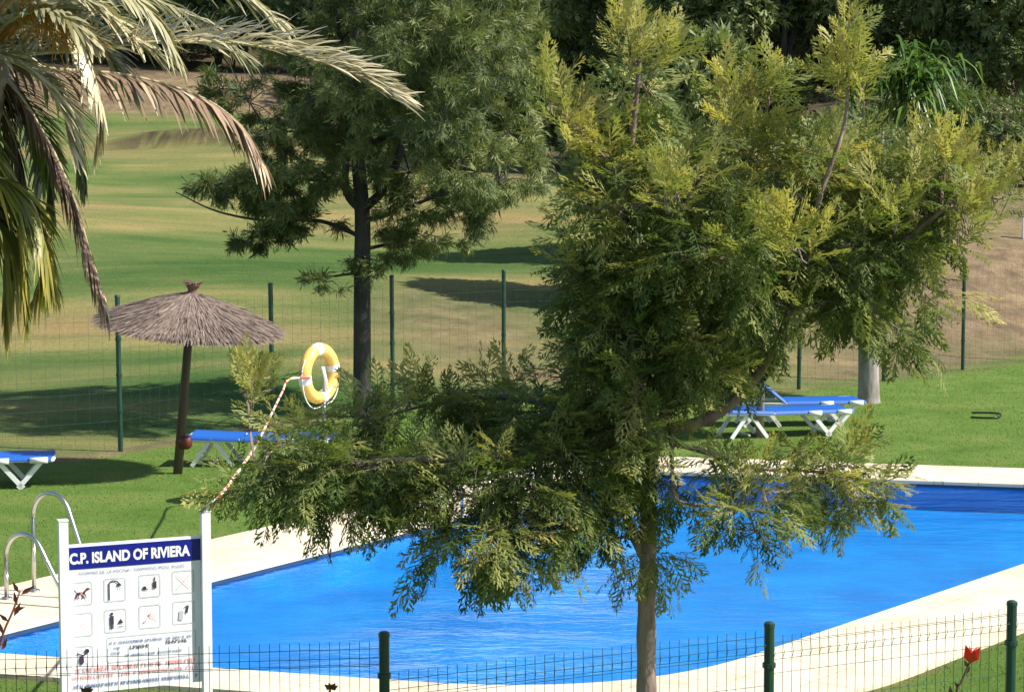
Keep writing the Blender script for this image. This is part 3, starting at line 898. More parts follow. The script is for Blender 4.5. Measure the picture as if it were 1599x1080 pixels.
def shrub(px, d, h, rad, mat, tone, label, seed, n=700, leaf=.35):
    g_ = np.random.default_rng(seed)
    b = ground_at(px, d)
    root = thing('shrub', b, label, 'shrub', 'shrubs at the foot of the wood')
    st = MB()
    pts = []
    for i in range(7):
        a_ = g_.random() * 6.28
        e_ = np.array(b) + [math.cos(a_) * rad * .7 * g_.random(), math.sin(a_) * rad * .7 * g_.random(), h * g_.uniform(.5, .85)]
        st.tube([np.array(b) + [0, 0, -.05], (np.array(b) + e_) / 2 + g_.normal(0, .05, 3), e_], [.03, .02, .008], 5)
        pts.append(e_)
    st.build('stems', 'bark_dark', root)
    pts = np.array(pts)
    k_ = g_.integers(0, 7, n)
    v = unit(g_.normal(size=(n, 3)))
    p_ = pts[k_] + v * (g_.random(n) ** .4 * rad * .55)[:, None] * [1, 1, h / rad * .5]
    p_[:, 2] = np.maximum(p_[:, 2], b.z + .05)
    V, Fc = batch(*SPRAY, p_, v + g_.normal(0, .4, (n, 3)), v + [0, 0, .6], g_.uniform(.6, 1.1, n) * leaf)
    link('foliage', np_mesh('foliage', V, Fc, tint=np.repeat(np.clip(tone + g_.normal(0, .15, n), 0, 1), len(SPRAY[0]))), mat, root)['kind'] = 'stuff'
    return root

for i, (px, d, h, r_, tn, lab) in enumerate([
        (960, 51, 1.6, 1.5, .3, 'low dark shrub at the shaded foot of the wood'),
        (1060, 50, 2.0, 1.7, .35, 'dark shrub under the bushy woodland tree'),
        (1180, 49, 2.2, 1.7, .4, 'shrub below the olive green woodland tree'),
        (1300, 48, 2.2, 1.7, .45, 'shrub beneath the bright leafy palm'),
        (1500, 48, 2.6, 1.9, .5, 'shrub on top of the bare soil bank'),
        (1600, 47, 2.4, 1.8, .5, 'wide shrub growing at the top corner of the soil bank'),
        (1410, 49, 2.4, 1.8, .4, 'shrub between the bright palm and the soil bank'),
        (640, 74, 3.0, 2.6, .3, 'dark shrub behind the casuarina at the end of the earth bank'),
        (545, 76, 3.0, 2.6, .25, 'dark shrub crowning the brown earth bank beside the casuarina'),
        (455, 76, 3.2, 2.6, .2, 'dark shrub on the brown earth bank under the long palm frond'),
        (370, 77, 3.2, 2.6, .25, 'dark shrub on the earth bank between the two arching palm fronds'),
        (285, 78, 3.2, 2.6, .2, 'dark shrub on the earth bank behind the upper palm fronds'),
        (200, 78, 3.2, 2.6, .3, 'dark shrub on the earth bank near the palm fruit stalks'),
        (110, 78, 3.2, 2.6, .25, 'dark shrub on the earth bank behind the palm crown')]):
    shrub(px, d, h, r_, 'leaf_wood', tn, lab, 200 + i, n=1500)

# bright leafy palm in front of the wood
def bright_palm():
    d = 43.0
    b = ground_at(1425, d)
    D = d * K
    root = thing('leafy_palm', b, 'bright green palm with drooping strap leaves in front of the dark wood', 'palm')
    top = np.array(Q(1420, 120, D))
    c_ = curve([np.array(b) + [0, 0, -.1], (np.array(b) + top) / 2 + [.1, 0, 0], top], 12)
    MB().tube(c_, np.linspace(.14, .09, 12), 8).build('trunk', 'bark_dark', root, smooth=True)
    n = 420
    g_ = np.random.default_rng(5)
    V, T, Fc = [], [], []
    for i in range(n):
        hub = top + g_.normal(0, 1, 3) * [.55, .5, .35]
        a_ = g_.random() * 6.28
        el = g_.uniform(-.2, 1.3)
        l = g_.uniform(.7, 1.5)
        h_ = np.array([math.cos(a_), math.sin(a_), 0])
        side = np.array([-h_[1], h_[0], 0])
        prev = None
        t0 = g_.random()
        for j, t in enumerate((0, .35, .7, 1)):
            p_ = hub + h_ * l * t * math.cos(el) + UP * (l * t * math.sin(el) - 1.0 * l * t * t)
            wd = .045 * (1 - t) ** .6 + .004
            V += [p_ - side * wd, p_ + side * wd]
            T += [t0, t0]
            if j:
                k_ = len(V)
                Fc.append((k_ - 4, k_ - 3, k_ - 1, k_ - 2))
    link('leaves', np_mesh('leaves', np.array(V), np.array(Fc), tint=T), 'leaf_bright', root)['kind'] = 'stuff'

bright_palm()

# tree trunk on the far lawn whose crown joins the foliage above
def lawn_tree():
    b = P(1357, 628)
    D = b.y
    root = thing('lawn_tree', b, 'thick grey trunked tree standing on the lawn behind the two loungers', 'tree')
    q = lambda x, y, o=0.0: np.array(Q(x, y, D + o))
    c_ = curve([np.array(b) + [0, 0, -.1], q(1357, 590), q(1355, 500), q(1350, 400), q(1345, 280)], 24)
    MB().tube(c_, np.interp(np.linspace(0, 1, 24), [0, .1, .5, 1], [.22, .185, .16, .08]), 12).build('trunk', 'bark_grey', root, smooth=True)
    for e_ in ((1260, 300, -1), (1440, 330, .8), (1330, 190, .5), (1380, 200, -.8)):
        cc = curve([q(1352, 430), q((1352 + e_[0]) / 2, 360, e_[2] / 2), q(*e_)], 10)
        MB().tube(cc, np.linspace(.07, .02, 10), 7).build('limb', 'bark_grey', root, smooth=True)
    C = [(1260, 330, 70, 60), (1340, 270, 80, 70), (1430, 330, 60, 50), (1380, 390, 60, 50), (1300, 420, 60, 50), (1240, 420, 50, 40), (1330, 480, 60, 40), (1250, 250, 60, 50), (1410, 250, 60, 50)]
    s = F / D
    pos, X, Nn, sc, ti = [], [], [], [], []
    for x, y, rx, ry in C:
        n = int(rx * ry / 12)
        v = rand_dir(n)
        p_ = q(x, y, rng.normal(0, .5)) + v * (rng.random((n, 1)) ** .4) * np.array([rx, min(rx, ry), ry]) / s
        pos.append(p_); X.append(v + rng.normal(0, .4, (n, 3)) + [0, 0, -.3]); Nn.append(v + [0, 0, .6]); sc.append(rng.uniform(.22, .38, n)); ti.append(np.clip(rng.normal(.4, .2, n), 0, 1))
    pos, X, Nn, sc, ti = map(np.concatenate, (pos, X, Nn, sc, ti))
    V, Fc = batch(*SPRAY, pos, X, Nn, sc)
    link('crown', np_mesh('crown', V, Fc, tint=np.repeat(ti, len(SPRAY[0]))), 'leaf_mid', root)['kind'] = 'stuff'

lawn_tree()

# feather palm beside the pool
def palm():
    D = 12.0 * K
    s = F / D
    q = lambda x, y, o=0.0: np.array(Q(x, y, D + o))
    b = Q(-48, 1180, D); b.z = 0
    root = thing('feather_palm', b, 'feather palm with pale drooping sunlit fronds and orange fruit stalks', 'palm')
    cr = q(-28, 90)
    c_ = curve([np.array(b) + [0, 0, -.1], q(-48, 900), q(-50, 600), q(-45, 300), cr], 60)
    # ringed trunk with leaf scars
    rad = np.interp(np.linspace(0, 1, 60), [0, .05, .8, 1], [.22, .17, .17, .20]) * (1 + .05 * (np.arange(60) % 2))
    MB().tube(c_, rad, 14).build('trunk', 'palm_bark', root)

    def frond(pts, mat, tone, ll=.42, n=64, droop=.45, tipdry=0.0, lift=.35):
        n = int(n * 1.3)
        p3 = curve([q(*p) for p in pts], n)
        fr = bpy.data.objects.new('frond', None)
        mb = MB()
        mb.tube(p3[::3], np.linspace(.022, .004, len(p3[::3])), 6)
        V, T, Fc = [], [], []
        for i in range(5, n):
            t = i / (n - 1)
            d_ = p3[min(i + 1, n - 1)] - p3[i - 1]
            d_ /= np.linalg.norm(d_)
            sd_ = np.cross(d_, UP)
            sd_ = sd_ / max(np.linalg.norm(sd_), .2)
            up_ = np.cross(sd_, d_)
            l = ll * (math.sin(math.pi * (.14 + .76 * t)) ** .6) * rng.uniform(.8, 1.1)
            for s_ in (-1, 1):
                an = rng.uniform(.85, 1.15) - .55 * t
                x_ = d_ * math.cos(an) + sd_ * s_ * math.sin(an) * .8 + up_ * lift * rng.uniform(.2, 1.3) + rng.normal(0, .07, 3)
                x_ /= np.linalg.norm(x_)
                wv = np.cross(x_, up_ + .5 * sd_ * s_); wv /= max(np.linalg.norm(wv), .1)
                dr_ = droop * rng.uniform(.4, 1.3)
                tt = np.clip(tone + rng.normal(0, .16) + tipdry * (t - .4), 0, 1)
                for j, u in enumerate((0, .4, .75, 1)):
                    p_ = p3[i] + x_ * l * u + np.array([0, 0, -dr_ * l * u * u])
                    wd = (.013, .017, .012, .002)[j]
                    V += [p_ - wv * wd, p_ + wv * wd]
                    T += [tt, tt]
                    if j:
                        k_ = len(V)
                        Fc.append((k_ - 4, k_ - 3, k_ - 1, k_ - 2))
        o = mb.build('frond', 'rachis', root, smooth=True)
        lf = link('leaflets', np_mesh('leaflets', np.array(V), np.array(Fc), tint=T), mat)
        lf.parent = o
        lf['kind'] = 'stuff'
        bpy.data.objects.remove(fr)

    frond([(-28, 90), (90, 80, -.1), (250, 66, -.2), (400, 72, -.3), (520, 104, -.3), (612, 152, -.3)], 'leaf_palm', .80, .50, 120, .30, .1, .75)
    frond([(-28, 90), (80, 108, .2), (200, 118, .3), (310, 150, .3), (375, 195, .3), (412, 256, .3)], 'leaf_palm_dead', .62, .30, 60, .9, .3, .05)
    frond([(-25, 80), (70, 40, -.2), (120, 62, -.3), (150, 130, -.35), (158, 180, -.35), (150, 238, -.35)], 'leaf_palm', .85, .22, 44, .9, .2, .0)
    frond([(-28, 100), (30, 150, .1), (80, 230, .15), (115, 310, .2), (140, 390, .2), (166, 474, .2)], 'leaf_palm_dead', .40, .28, 60, 1.0, .5, -.05)
    frond([(-40, 130), (-10, 230, -.1), (30, 290, -.15), (60, 340, -.2), (68, 410, -.2), (50, 478, -.2)], 'leaf_palm_green', .62, .34, 56, .8, .5, .1)
    frond([(-60, 130), (-40, 250), (0, 320, .1), (22, 400, .1), (15, 480, .1)], 'leaf_palm_green', .75, .36, 46, .8, .5, .1)
    frond([(-50, 70), (-10, 84, -.4), (50, 112, -.5), (95, 165, -.5), (112, 225, -.5)], 'leaf_palm', .8, .42, 46, .35, .1, .35)
    frond([(-28, 70), (60, -20, .2), (190, -55, .3), (330, -30, .3), (430, 30, .3)], 'leaf_palm', .65, .42, 64, .5, .1, .3)
    frond([(-28, 70), (60, 5, .6), (180, -15, .9), (300, 25, 1.1), (380, 85, 1.2)], 'leaf_palm', .35, .40, 60, .6, .1, .2)
    frond([(-28, 70), (30, -30, -.4), (120, -40, -.6), (220, 5, -.7), (270, 80, -.7)], 'leaf_palm', .55, .36, 54, .6, .1, .2)
    frond([(-30, 100), (10, 120, .4), (50, 170, .6), (75, 250, .7), (80, 330, .7)], 'leaf_palm_green', .15, .34, 50, .6, .1, .1)
    frond([(-30, 100), (-5, 150, .2), (25, 220, .3), (40, 300, .3)], 'leaf_palm_dead', .2, .34, 40, .9, .1, .0)
    frond([(-30, 90), (10, 70, .9), (70, 110, 1.3), (120, 190, 1.5), (130, 280, 1.5)], 'leaf_palm_green', .2, .34, 50, .6, .1, .1)
    for k_, (x1, y1, x2, y2, x3, y3, o1, tn) in enumerate([
            (20, 30, 90, 20, 150, 70, -.9, .7), (0, 10, 60, -30, 160, -20, -.7, .75),
            (60, 40, 170, 30, 250, 90, .8, .3), (60, 60, 150, 70, 200, 140, .5, .35), (40, -10, 130, 0, 220, 70, -.2, .7), (20, 130, 60, 200, 70, 280, .9, .2)]):
        frond([(-28, 85), (x1, y1, o1 * .4), (x2, y2, o1 * .8), (x3, y3, o1)], 'leaf_palm', tn, .36, 52, .45, .1, .4)
    for (x1, y1, x2, y2, x3, y3, o1) in ((-20, 260, 20, 300, 40, 470, -.3), (-10, 280, 50, 320, 85, 440, .2), (-30, 300, 5, 360, 10, 490, -.1)):
        frond([(-40, 120), (x1, y1, o1), (x2, y2, o1), (x3, y3, o1)], 'leaf_palm_green', .6, .36, 60, .8, .5, .15)
    for a_ in range(10):
        an = R(95 + 18 * a_)
        ex, ed = math.cos(an) * 2.4 * s, math.sin(an) * 2.0
        hh = (140, 20, -80)[a_ % 3]
        frond([(-30, 80), (-30 + ex * .3, 20 - hh * -.2, ed * .3), (-30 + ex * .7, 60 - hh * -.5, ed * .7), (-30 + ex, 200 + hh, ed)], 'leaf_palm', .5, .40, 44, .6, .1, .25)
    for a_ in range(5):
        mb = MB()
        V, T, Fc = [], [], []
        bx_ = rng.normal(0, 12)
        p3 = curve([q(-20, 90), q(30 + bx_, 25, -.3), q(75 + bx_ * 2, 5 + 8 * a_, -.5), q(95 + bx_ * 2.2, 40 + 8 * a_, -.55)], 16)
        mb.tube(p3, np.linspace(.016, .006, 16), 5)
        for i in range(6, 16):
            for _ in range(7):
                e_ = p3[i] + rng.normal(0, .06, 3) + np.array([.03, 0, -.13 * rng.random()])
                mb.tube([p3[i], (p3[i] + e_) / 2 + [0, 0, .02], e_], [.004, .0035, .003], 4, cap=False)
        mb.build('fruit_stalk', 'fruit_stalk', root)

palm()

# ------------------------------------------------------------------ far and near wire fences
def wire_panel(a_, b_, z0, z1, dx, dz, wr, folds=(), step=0.0):
    """One welded wire panel between two posts; folds = heights of the V beads."""
    mb = MB()
    a_, b_ = Vector(a_), Vector(b_)
    d = b_ - a_
    ln = math.hypot(d.x, d.y)
    t_ = Vector((d.x, d.y, 0)) / ln
    n_ = Vector((t_.y, -t_.x, 0))
    def off(z):
        o = 0.0
        for f in folds:
            o += .035 * max(0, 1 - abs(z - f) / .05)
        return o
    zs = sorted(set([round(z, 3) for z in np.arange(z0, z1 + 1e-6, dz)] + [round(v, 3) for f in folds for v in (f - .05, f, f + .05)]))
    zs = [z for z in zs if z0 <= z <= z1 + 1e-6]
    def wire(p, q_):
        mb.tube([p, q_], wr, 4, cap=False)
    lo = .03
    base = lambda t: a_.z + (b_.z - a_.z) * t
    for z in zs:
        p = a_ + t_ * lo + n_ * off(z); p.z = a_.z + z
        q_ = b_ - t_ * lo + n_ * off(z); q_.z = b_.z + z
        wire(p, q_)
    nv = int((ln - 2 * lo) / dx)
    kz = [z0] + [v for f in folds for v in (f - .05, f, f + .05)] + [z1]
    for i in range(nv + 1):
        t = (lo + (ln - 2 * lo) * i / nv) / ln
        pts = []
        for z in kz:
            p = a_ + t_ * ln * t + n_ * off(z); p.z = base(t) + z
            pts.append(p)
        mb.tube(pts, wr, 4, cap=False)
    return mb

fence = thing('boundary_fence', FENCE[0], 'tall green wire mesh fence between the pool lawn and the grassy hill', 'fence')
for i, p in enumerate(FENCE):
    tilt = rng.normal(0, .015)
    pm = MB()
    pm.tube([p + Vector((0, 0, -.2)), p + Vector((tilt, 0, 2.16))], .036, 10)
    pm.tube([p + Vector((tilt, 0, 2.155)), p + Vector((tilt, 0, 2.185))], [.043, .034], 10)
    for z in (.55, 1.05, 1.55):
        pm.tube([p + Vector((tilt * z / 2.16, 0, z)), p + Vector((tilt * z / 2.16, 0, z + .04))], .044, 8)
    pm.build('post', 'fence_green', fence)
    if i:
        wire_panel(FENCE[i - 1], p, .03, 2.0, .20, .20, .0013).build('mesh_panel', 'wire_green', fence)

NP = [(-3.25, 12.95, .94), (-.81, 13.18, 1.02), (1.66, 13.42, 1.03), (3.30, 13.75, 1.10), (5.8, 14.1, 1.10)]
nf = thing('garden_fence', (NP[0][0], NP[0][1], 0), 'low green welded wire fence with folded mesh in front of the pool sign', 'fence')
for i, (x, y, h) in enumerate(NP):
    p = Vector((x, y, 0))
    pm = MB()
    pm.tube([p + Vector((0, 0, -.1)), p + Vector((0, 0, h))], .034, 12)
    pm.tube([p + Vector((0, 0, h - .004)), p + Vector((0, 0, h + .02)), p + Vector((0, 0, h + .03))], [.038, .036, .02], 12)
    for z in (.35, h - .27):
        pm.tube([p + Vector((0, 0, z)), p + Vector((0, 0, z + .03))], .044, 10)
    pm.build('post', 'fence_green', nf, smooth=False)
    if i:
        a_, b_ = Vector((*NP[i - 1][:2], 0)), p
        t0 = {1: (-.03, -.01), 2: (-.23, .0), 3: (-.12, .0), 4: (0, 0)}[i]
        a_.z, b_.z = t0
        wire_panel(a_, b_, .04, NP[i][2] - .02, .062, .20, .0019, folds=(NP[i][2] - .12, .45)).build('mesh_panel', 'wire_green', nf)

# ------------------------------------------------------------------ thatched parasols
def parasol(loc, lean, label, canopy_r, h, polemat, seed, rz=0.0):
    g_ = np.random.default_rng(seed)
    root = thing('thatched_parasol', loc, label, 'parasol', 'thatched parasols on the lawn')
    root.rotation_euler = (lean[0], lean[1], rz)
    MB().tube([(0, 0, -.15), (0, 0, h * .5), (0, 0, h - .02)], [.062, .056, .05], 12).build('pole', polemat, root, True, True)
    hc = .43
    def prof(t):           # t 0 apex .. 1 rim
        return canopy_r * t, h - hc * (t ** .92) + .04 * math.sin(t * math.pi)
    V, Fc = [], []
    n = 48
    rows = [prof(t) for t in np.linspace(.03, 1, 9)] + [(canopy_r * .985, prof(1)[1] - .045), (canopy_r * .5, prof(.5)[1] - .06), (.05, h - .10)]
    for r_, z_ in rows:
        for j in range(n):
            a_ = 6.2832 * j / n
            V.append((r_ * math.cos(a_) * (1 + .012 * math.sin(j * 2.3)), r_ * math.sin(a_), z_ + .006 * math.sin(j * 1.9)))
    for i in range(len(rows) - 1):
        for j in range(n):
            k_ = (j + 1) % n
            Fc.append((i * n + j, i * n + k_, (i + 1) * n + k_, (i + 1) * n + j))
    can = link('canopy', np_mesh('canopy', V, Fc), 'thatch', root, True)
    # straw laid down the slope
    ns = 9000
    t = np.sqrt(g_.random(ns)) * .97 + .02
    a_ = g_.random(ns) * 6.2832
    pr = np.array([prof(x) for x in t])
    pos = np.stack([pr[:, 0] * np.cos(a_), pr[:, 0] * np.sin(a_), pr[:, 1] + .008], -1)
    X = np.stack([np.cos(a_), np.sin(a_), -np.full(ns, .40)], -1) + g_.normal(0, .08, (ns, 3))
    Nn = np.stack([np.cos(a_) * .45, np.sin(a_) * .45, np.ones(ns)], -1) + g_.normal(0, .25, (ns, 3))
    TV = np.array([(0, -.045, 0), (0, .045, 0), (1, .02, .03), (1, -.02, .03)])
    V, Fc = batch(TV, np.array([[0, 1, 2, 3]]), pos, X, Nn, g_.uniform(.08, .20, ns))
    # fringe at the rim
    nr = 2200
    a2 = g_.random(nr) * 6.2832
    r2, z2 = prof(1)
    pos2 = np.stack([r2 * np.cos(a2), r2 * np.sin(a2), np.full(nr, z2 + .005)], -1)
    X2 = np.stack([np.cos(a2) * .7, np.sin(a2) * .7, -np.full(nr, .8)], -1) + g_.normal(0, .2, (nr, 3))
    V2, F2 = batch(TV, np.array([[0, 1, 2, 3]]), pos2, X2, np.stack([np.cos(a2), np.sin(a2), np.full(nr, .6)], -1), g_.uniform(.04, .09, nr))
    tone = np.repeat(np.clip(np.concatenate([g_.normal(.5, .22, ns), g_.normal(.4, .22, nr)]), 0, 1), 4)
    st = link('straw', np_mesh('straw', np.vstack([V, V2]), np.vstack([Fc, F2 + len(V)]), tint=tone), 'straw', can, True)
    st['kind'] = 'stuff'
    tf = MB()
    tf.lathe([(.085, 0), (.06, .05), (.055, .08), (.085, .12), (.10, .145), (.05, .15)], 14, (0, 0, h - .06))
    for _ in range(40):
        a_ = g_.random() * 6.28
        tf.tube([(0, 0, h + .02), (math.cos(a_) * .07, math.sin(a_) * .07, h + .10), (math.cos(a_) * .13, math.sin(a_) * .13, h + .09 + .05 * g_.random())], [.012, .008, .003], 4)
    tf.build('tie_tuft', 'thatch_tie', root, True)
    for k_ in range(8):
        a_ = k_ * math.pi / 4
        MB().tube([(.03 * math.cos(a_), .03 * math.sin(a_), h - .16), (canopy_r * .95 * math.cos(a_), canopy_r * .95 * math.sin(a_), prof(.95)[1] - .07)], .014, 6).build('rib', polemat, root, True)
    return root

pb = P(278, 739)
parasol(pb, (R(5), R(6.0)), 'thatched parasol on a leaning dark pole beside the lounge chairs near the wire fence', 1.14, 2.40, 'pole_wood', 3)
pb2 = P(1187, 682)
parasol(pb2, (0, R(.8)), 'thatched parasol on a pale pole between two blue loungers, half hidden by the ferny tree', 1.05, 2.35, 'pole_pale', 4, 1.0)

# round dark red ashtray strapped to the leaning pole
ash = Q(287, 690, pb.y - .05)
at = thing('ashtray_can', (ash.x + .02, ash.y, ash.z - .09), 'small round dark red can strapped to the leaning parasol pole', 'ashtray')
MB().lathe([(.05, 0), (.085, .03), (.095, .09), (.085, .15), (.06, .17)], 16).build('can', 'dark_red', at, True, True)
MB().box((-.08, 0, .09), (.08, .05, .03)).build('strap', 'dark_red', at, True)

# ------------------------------------------------------------------ sun loungers
def lounger(loc, rz, back, label):
    """Foot end at +X, head end at -X; flat sling on a tubular frame."""
    root = thing('sun_lounger', loc, label, 'sun lounger', 'blue sun loungers on the lawn', rz)
    H, Wd = .36, .31
    x0, x1, xh = -.98, .98, -.28
    fr = MB()
    for s_ in (-1, 1):
        fr.tube([(x0, s_ * Wd, H), (x1 - .06, s_ * Wd, H), (x1, s_ * (Wd - .05), H - .01)], .024, 8)
        fr.box((x1 - .16, s_ * (Wd + .004), H), (.22, .064, .070))
        fr.box((x1 - .62, s_ * (Wd + .004), H - .005), (.20, .064, .070))
    fr.tube([(x1, -Wd + .05, H - .01), (x1, Wd - .05, H - .01)], .024, 8)
    fr.tube([(x0, -Wd, H), (x0, Wd, H)], .024, 8)
    fr.build('frame', 'white_frame', root, True, True)
    for s_ in (-1, 1):
        for (xa, xb) in ((x1 - .12, x1 - .42), (x1 - .66, x1 - .36), (x0 + .30, x0 + .06), (x0 + .36, x0 + .62)):
            b_ = MB()
            yy = s_ * (Wd - .03)
            d_ = Vector((xb - xa, 0, -(H - .02)))
            an = math.atan2(d_.x, -d_.z)
            b_.box(((xa + xb) / 2, yy, H / 2), (.055, .03, d_.length), rot=Matrix.Rotation(-an, 3, 'Y'))
            b_.build('leg', 'white_frame', root, True)
    for xb in (x1 - .40, x0 + .34):
        MB().tube([(xb, -Wd + .03, .05), (xb, Wd - .03, .05)], .014, 6).build('foot_bar', 'white_frame', root, True)
    # sling
    def sheet(xa, xb, za, zb, n=14):
        V, Fc = [], []
        for i in range(n + 1):
            t = i / n
            x = xa + (xb - xa) * t
            z = za + (zb - za) * t
            for j in range(7):
                jj = (0, .02, .25, .5, .75, .98, 1)[j]
                y = (jj - .5) * 2 * (Wd + .026)
                sag = -.03 * (1 - (2 * jj - 1) ** 2) * (0.6 + .4 * math.sin(math.pi * t)) + (.016 if 0 < j < 6 else -.028)
                V.append((x, y, z + sag + .014))
        for i in range(n):
            for j in range(6):
                a_ = i * 7 + j
                Fc.append((a_, a_ + 1, a_ + 8, a_ + 7))
        m_ = len(V)
        V += [(x, y, z - .008) for x, y, z in V]
        Fc += [tuple(reversed([k_ + m_ for k_ in f])) for f in Fc]
        return V, Fc
    V, Fc = sheet(xh + .02, x1 - .01, H + .01, H + .01)
    link('sling', np_mesh('sling', V, Fc, smooth=True), 'sling', root, True)
    br_ = .70
    bx_, bz = xh - br_ * math.cos(back), H + br_ * math.sin(back)
    V, Fc = sheet(xh, bx_, H + .012, bz + .012)
    bk = link('backrest', np_mesh('backrest', V, Fc, smooth=True), 'sling', root, True)
    bf = MB()
    for s_ in (-1, 1):
        bf.tube([(xh, s_ * (Wd - .012), H + .01), (bx_, s_ * (Wd - .012), bz + .01)], .017, 8)
        if back > .05:
            bf.tube([(xh - .4 * math.cos(back), s_ * (Wd - .03), H + .4 * math.sin(back)), (x0 + .15, s_ * (Wd - .03), H)], .011, 6)
    bf.tube([(bx_, -Wd + .012, bz + .01), (bx_, Wd - .012, bz + .01)], .017, 8)
    b2 = bf.build('backrest_frame', 'white_frame', bk, True, True)
    return root

def put_lounger(px_foot, py_foot, ang, back, label):
    f_ = P(px_foot, py_foot)
    c_ = f_ - Vector((math.cos(ang), math.sin(ang), 0)) * .95
    return lounger((c_.x, c_.y, 0), ang, back, label)

put_lounger(1318, 676, R(14), R(3), 'flat blue sling lounger with white frame in front of the pale parasol pole')
put_lounger(1340, 661, R(8), R(40), 'blue sling lounger with its backrest raised behind the pale parasol pole')
put_lounger(82, 757, R(8), R(0), 'flat blue lounger lying in the shadow of the thatched parasol')
put_lounger(524, 726, R(-3), R(2), 'blue lounger with white side rails beyond the red ashtray can')

# ------------------------------------------------------------------ life ring on its post
RP = P(508, 786)
rc = Q(499, 583, RP.y - .02)
rp = thing('ring_post', RP, 'slim steel post with a white bracket carrying the life ring', 'post')
MB().tube([(0, 0, -.1), (0, 0, rc.z + .08)], .018, 10).build('pole', 'steel', rp, True, True)
hn = Vector((.86, -.51, 0))
mbk = MB()
side = Vector((.51, .86, 0))
off0 = Vector((rc.x - RP.x, rc.y - RP.y, 0))
mbk.tube([(0, 0, rc.z + .02), tuple(off0 * .5 + Vector((0, 0, rc.z + .06))), tuple(off0 + hn * .05 + Vector((0, 0, rc.z + .07)))], .018, 8)
mbk.tube([tuple(off0 + hn * .05 + Vector((0, 0, rc.z + .075))), tuple(off0 + hn * .08 + side * .02 + Vector((0, 0, rc.z - .08))), tuple(off0 + hn * .06 + side * .06 + Vector((0, 0, rc.z - .20)))], .02, 8)
mbk.build('bracket', 'ring_white', rp, True, True)
lr = thing('life_ring', rc, 'orange yellow life ring with white bands hanging on the slim steel post', 'life ring')
def torus(R0, r0, a0, a1, n=48, m_=14, squash=1.0):
    V, Fc = [], []
    full = abs(a1 - a0) > 6.28
    cnt = n if full else n + 1
    for i in range(cnt):
        a_ = a0 + (a1 - a0) * i / n
        for j in range(m_):
            b_ = 2 * math.pi * j / m_
            r_ = R0 + r0 * math.cos(b_)
            V.append(side * (r_ * math.cos(a_)) + Vector((0, 0, r_ * math.sin(a_))) + hn * (r0 * squash * math.sin(b_)))
    for i in range(n):
        for j in range(m_):
            i2, j2 = (i + 1) % cnt, (j + 1) % m_
            Fc.append((i * m_ + j, i2 * m_ + j, i2 * m_ + j2, i * m_ + j2))
    return V, Fc
link('ring', np_mesh('ring', *torus(.285, .075, 0, 2 * math.pi, 56), smooth=True), 'ring_orange', lr, True)
for k_ in range(4):
    a_ = R(10 + 90 * k_)
    link('band', np_mesh('band', *torus(.285, .078, a_ - .17, a_ + .17, 8), smooth=True), 'ring_white', lr, True)
gr = MB()
for k_ in range(4):
    pts = []
    for t in np.linspace(0, 1, 9):
        a_ = R(10 + 90 * (k_ + t))
        r_ = .368 + .012 * math.sin(math.pi * t)
        pts.append(side * r_ * math.cos(a_) + Vector((0, 0, r_ * math.sin(a_) - (.05 * math.sin(math.pi * t)))) + hn * .02)
    gr.tube(pts, .007, 6)
gr.build('grab_line', 'ring_white', lr, True)

# ------------------------------------------------------------------ pool sign
zt = 1.62
def post_at(px, py):
    t = Q(px, py, 10)
    r_ = ray(px, py)
    k_ = (zt - HC) / r_.z
    return Vector((r_.x * k_, r_.y * k_, 0))
SL, SR = post_at(97, 812), post_at(319, 797)
bd = (SR - SL); bw = bd.length; bd = bd.normalized()
bn = Vector((bd.y, -bd.x, 0))
ang = math.atan2(bd.y, bd.x)
sg = thing('pool_sign', SL, 'white pool rules board with blue heading and pictograms on two white posts', 'sign', rz=ang)
# local frame: x along the board, -y towards the viewer
for x_ in (0, bw):
    pm = MB()
    pm.box((x_, -.026, zt / 2 - .05), (.062, .062, zt + .1))
    pm.box((x_, -.026, zt + .004), (.068, .068, .01))
    pm.build('post', 'white_frame', sg, True)
sS = F / ((SL.y + SR.y) / 2)
z1 = float(Q(210, 843, (SL.y + SR.y) / 2).z)
z0 = float(Q(210, 1073, (SL.y + SR.y) / 2).z)
bwid = bw - .064
xb0 = .032
MB().box((bw / 2, .0, (z0 + z1) / 2), (bwid, .018, z1 - z0)).build('board', 'sign_white', sg, True)
hd = .150
zh0 = z1 - .018 - hd
header = MB().box((bw / 2, -.0105, z1 - .018 - hd / 2), (bwid, .003, hd)).build('header', 'sign_blue', sg, True)
PY = -.0135

def text(s_, size, x, z, width, mat, parent, name='lettering', bold=0.0, y=PY):
    cu = bpy.data.curves.new('lettering', 'FONT')
    cu.body = s_
    cu.size = size
    cu.offset = bold
    cu.align_x = 'LEFT'
    ob = bpy.data.objects.new('lettering', cu)
    COL.objects.link(ob)
    dg = bpy.context.evaluated_depsgraph_get()
    me = bpy.data.meshes.new_from_object(ob.evaluated_get(dg))
    bpy.data.objects.remove(ob)
    n = len(me.vertices)
    v = np.empty(n * 3, np.float32); me.vertices.foreach_get('co', v); v = v.reshape(-1, 3)
    sx = width / (v[:, 0].max() - v[:, 0].min())
    o = np.stack([x + (v[:, 0] - v[:, 0].min()) * sx, np.full(n, y), z + v[:, 1]], -1).astype(np.float32)
    me.vertices.foreach_set('co', o.ravel()); me.update()
    me.materials.clear()
    return link(name, me, mat, parent, True)

def flat(polys, mat, parent, name, y=PY):
    V, Fc = [], []
    for pl in polys:
        b = len(V)
        V += [(x, y, z) for x, z in pl]
        Fc.append(tuple(range(b, b + len(pl))))
    return link(name, np_mesh(name, V, Fc), mat, parent, True)

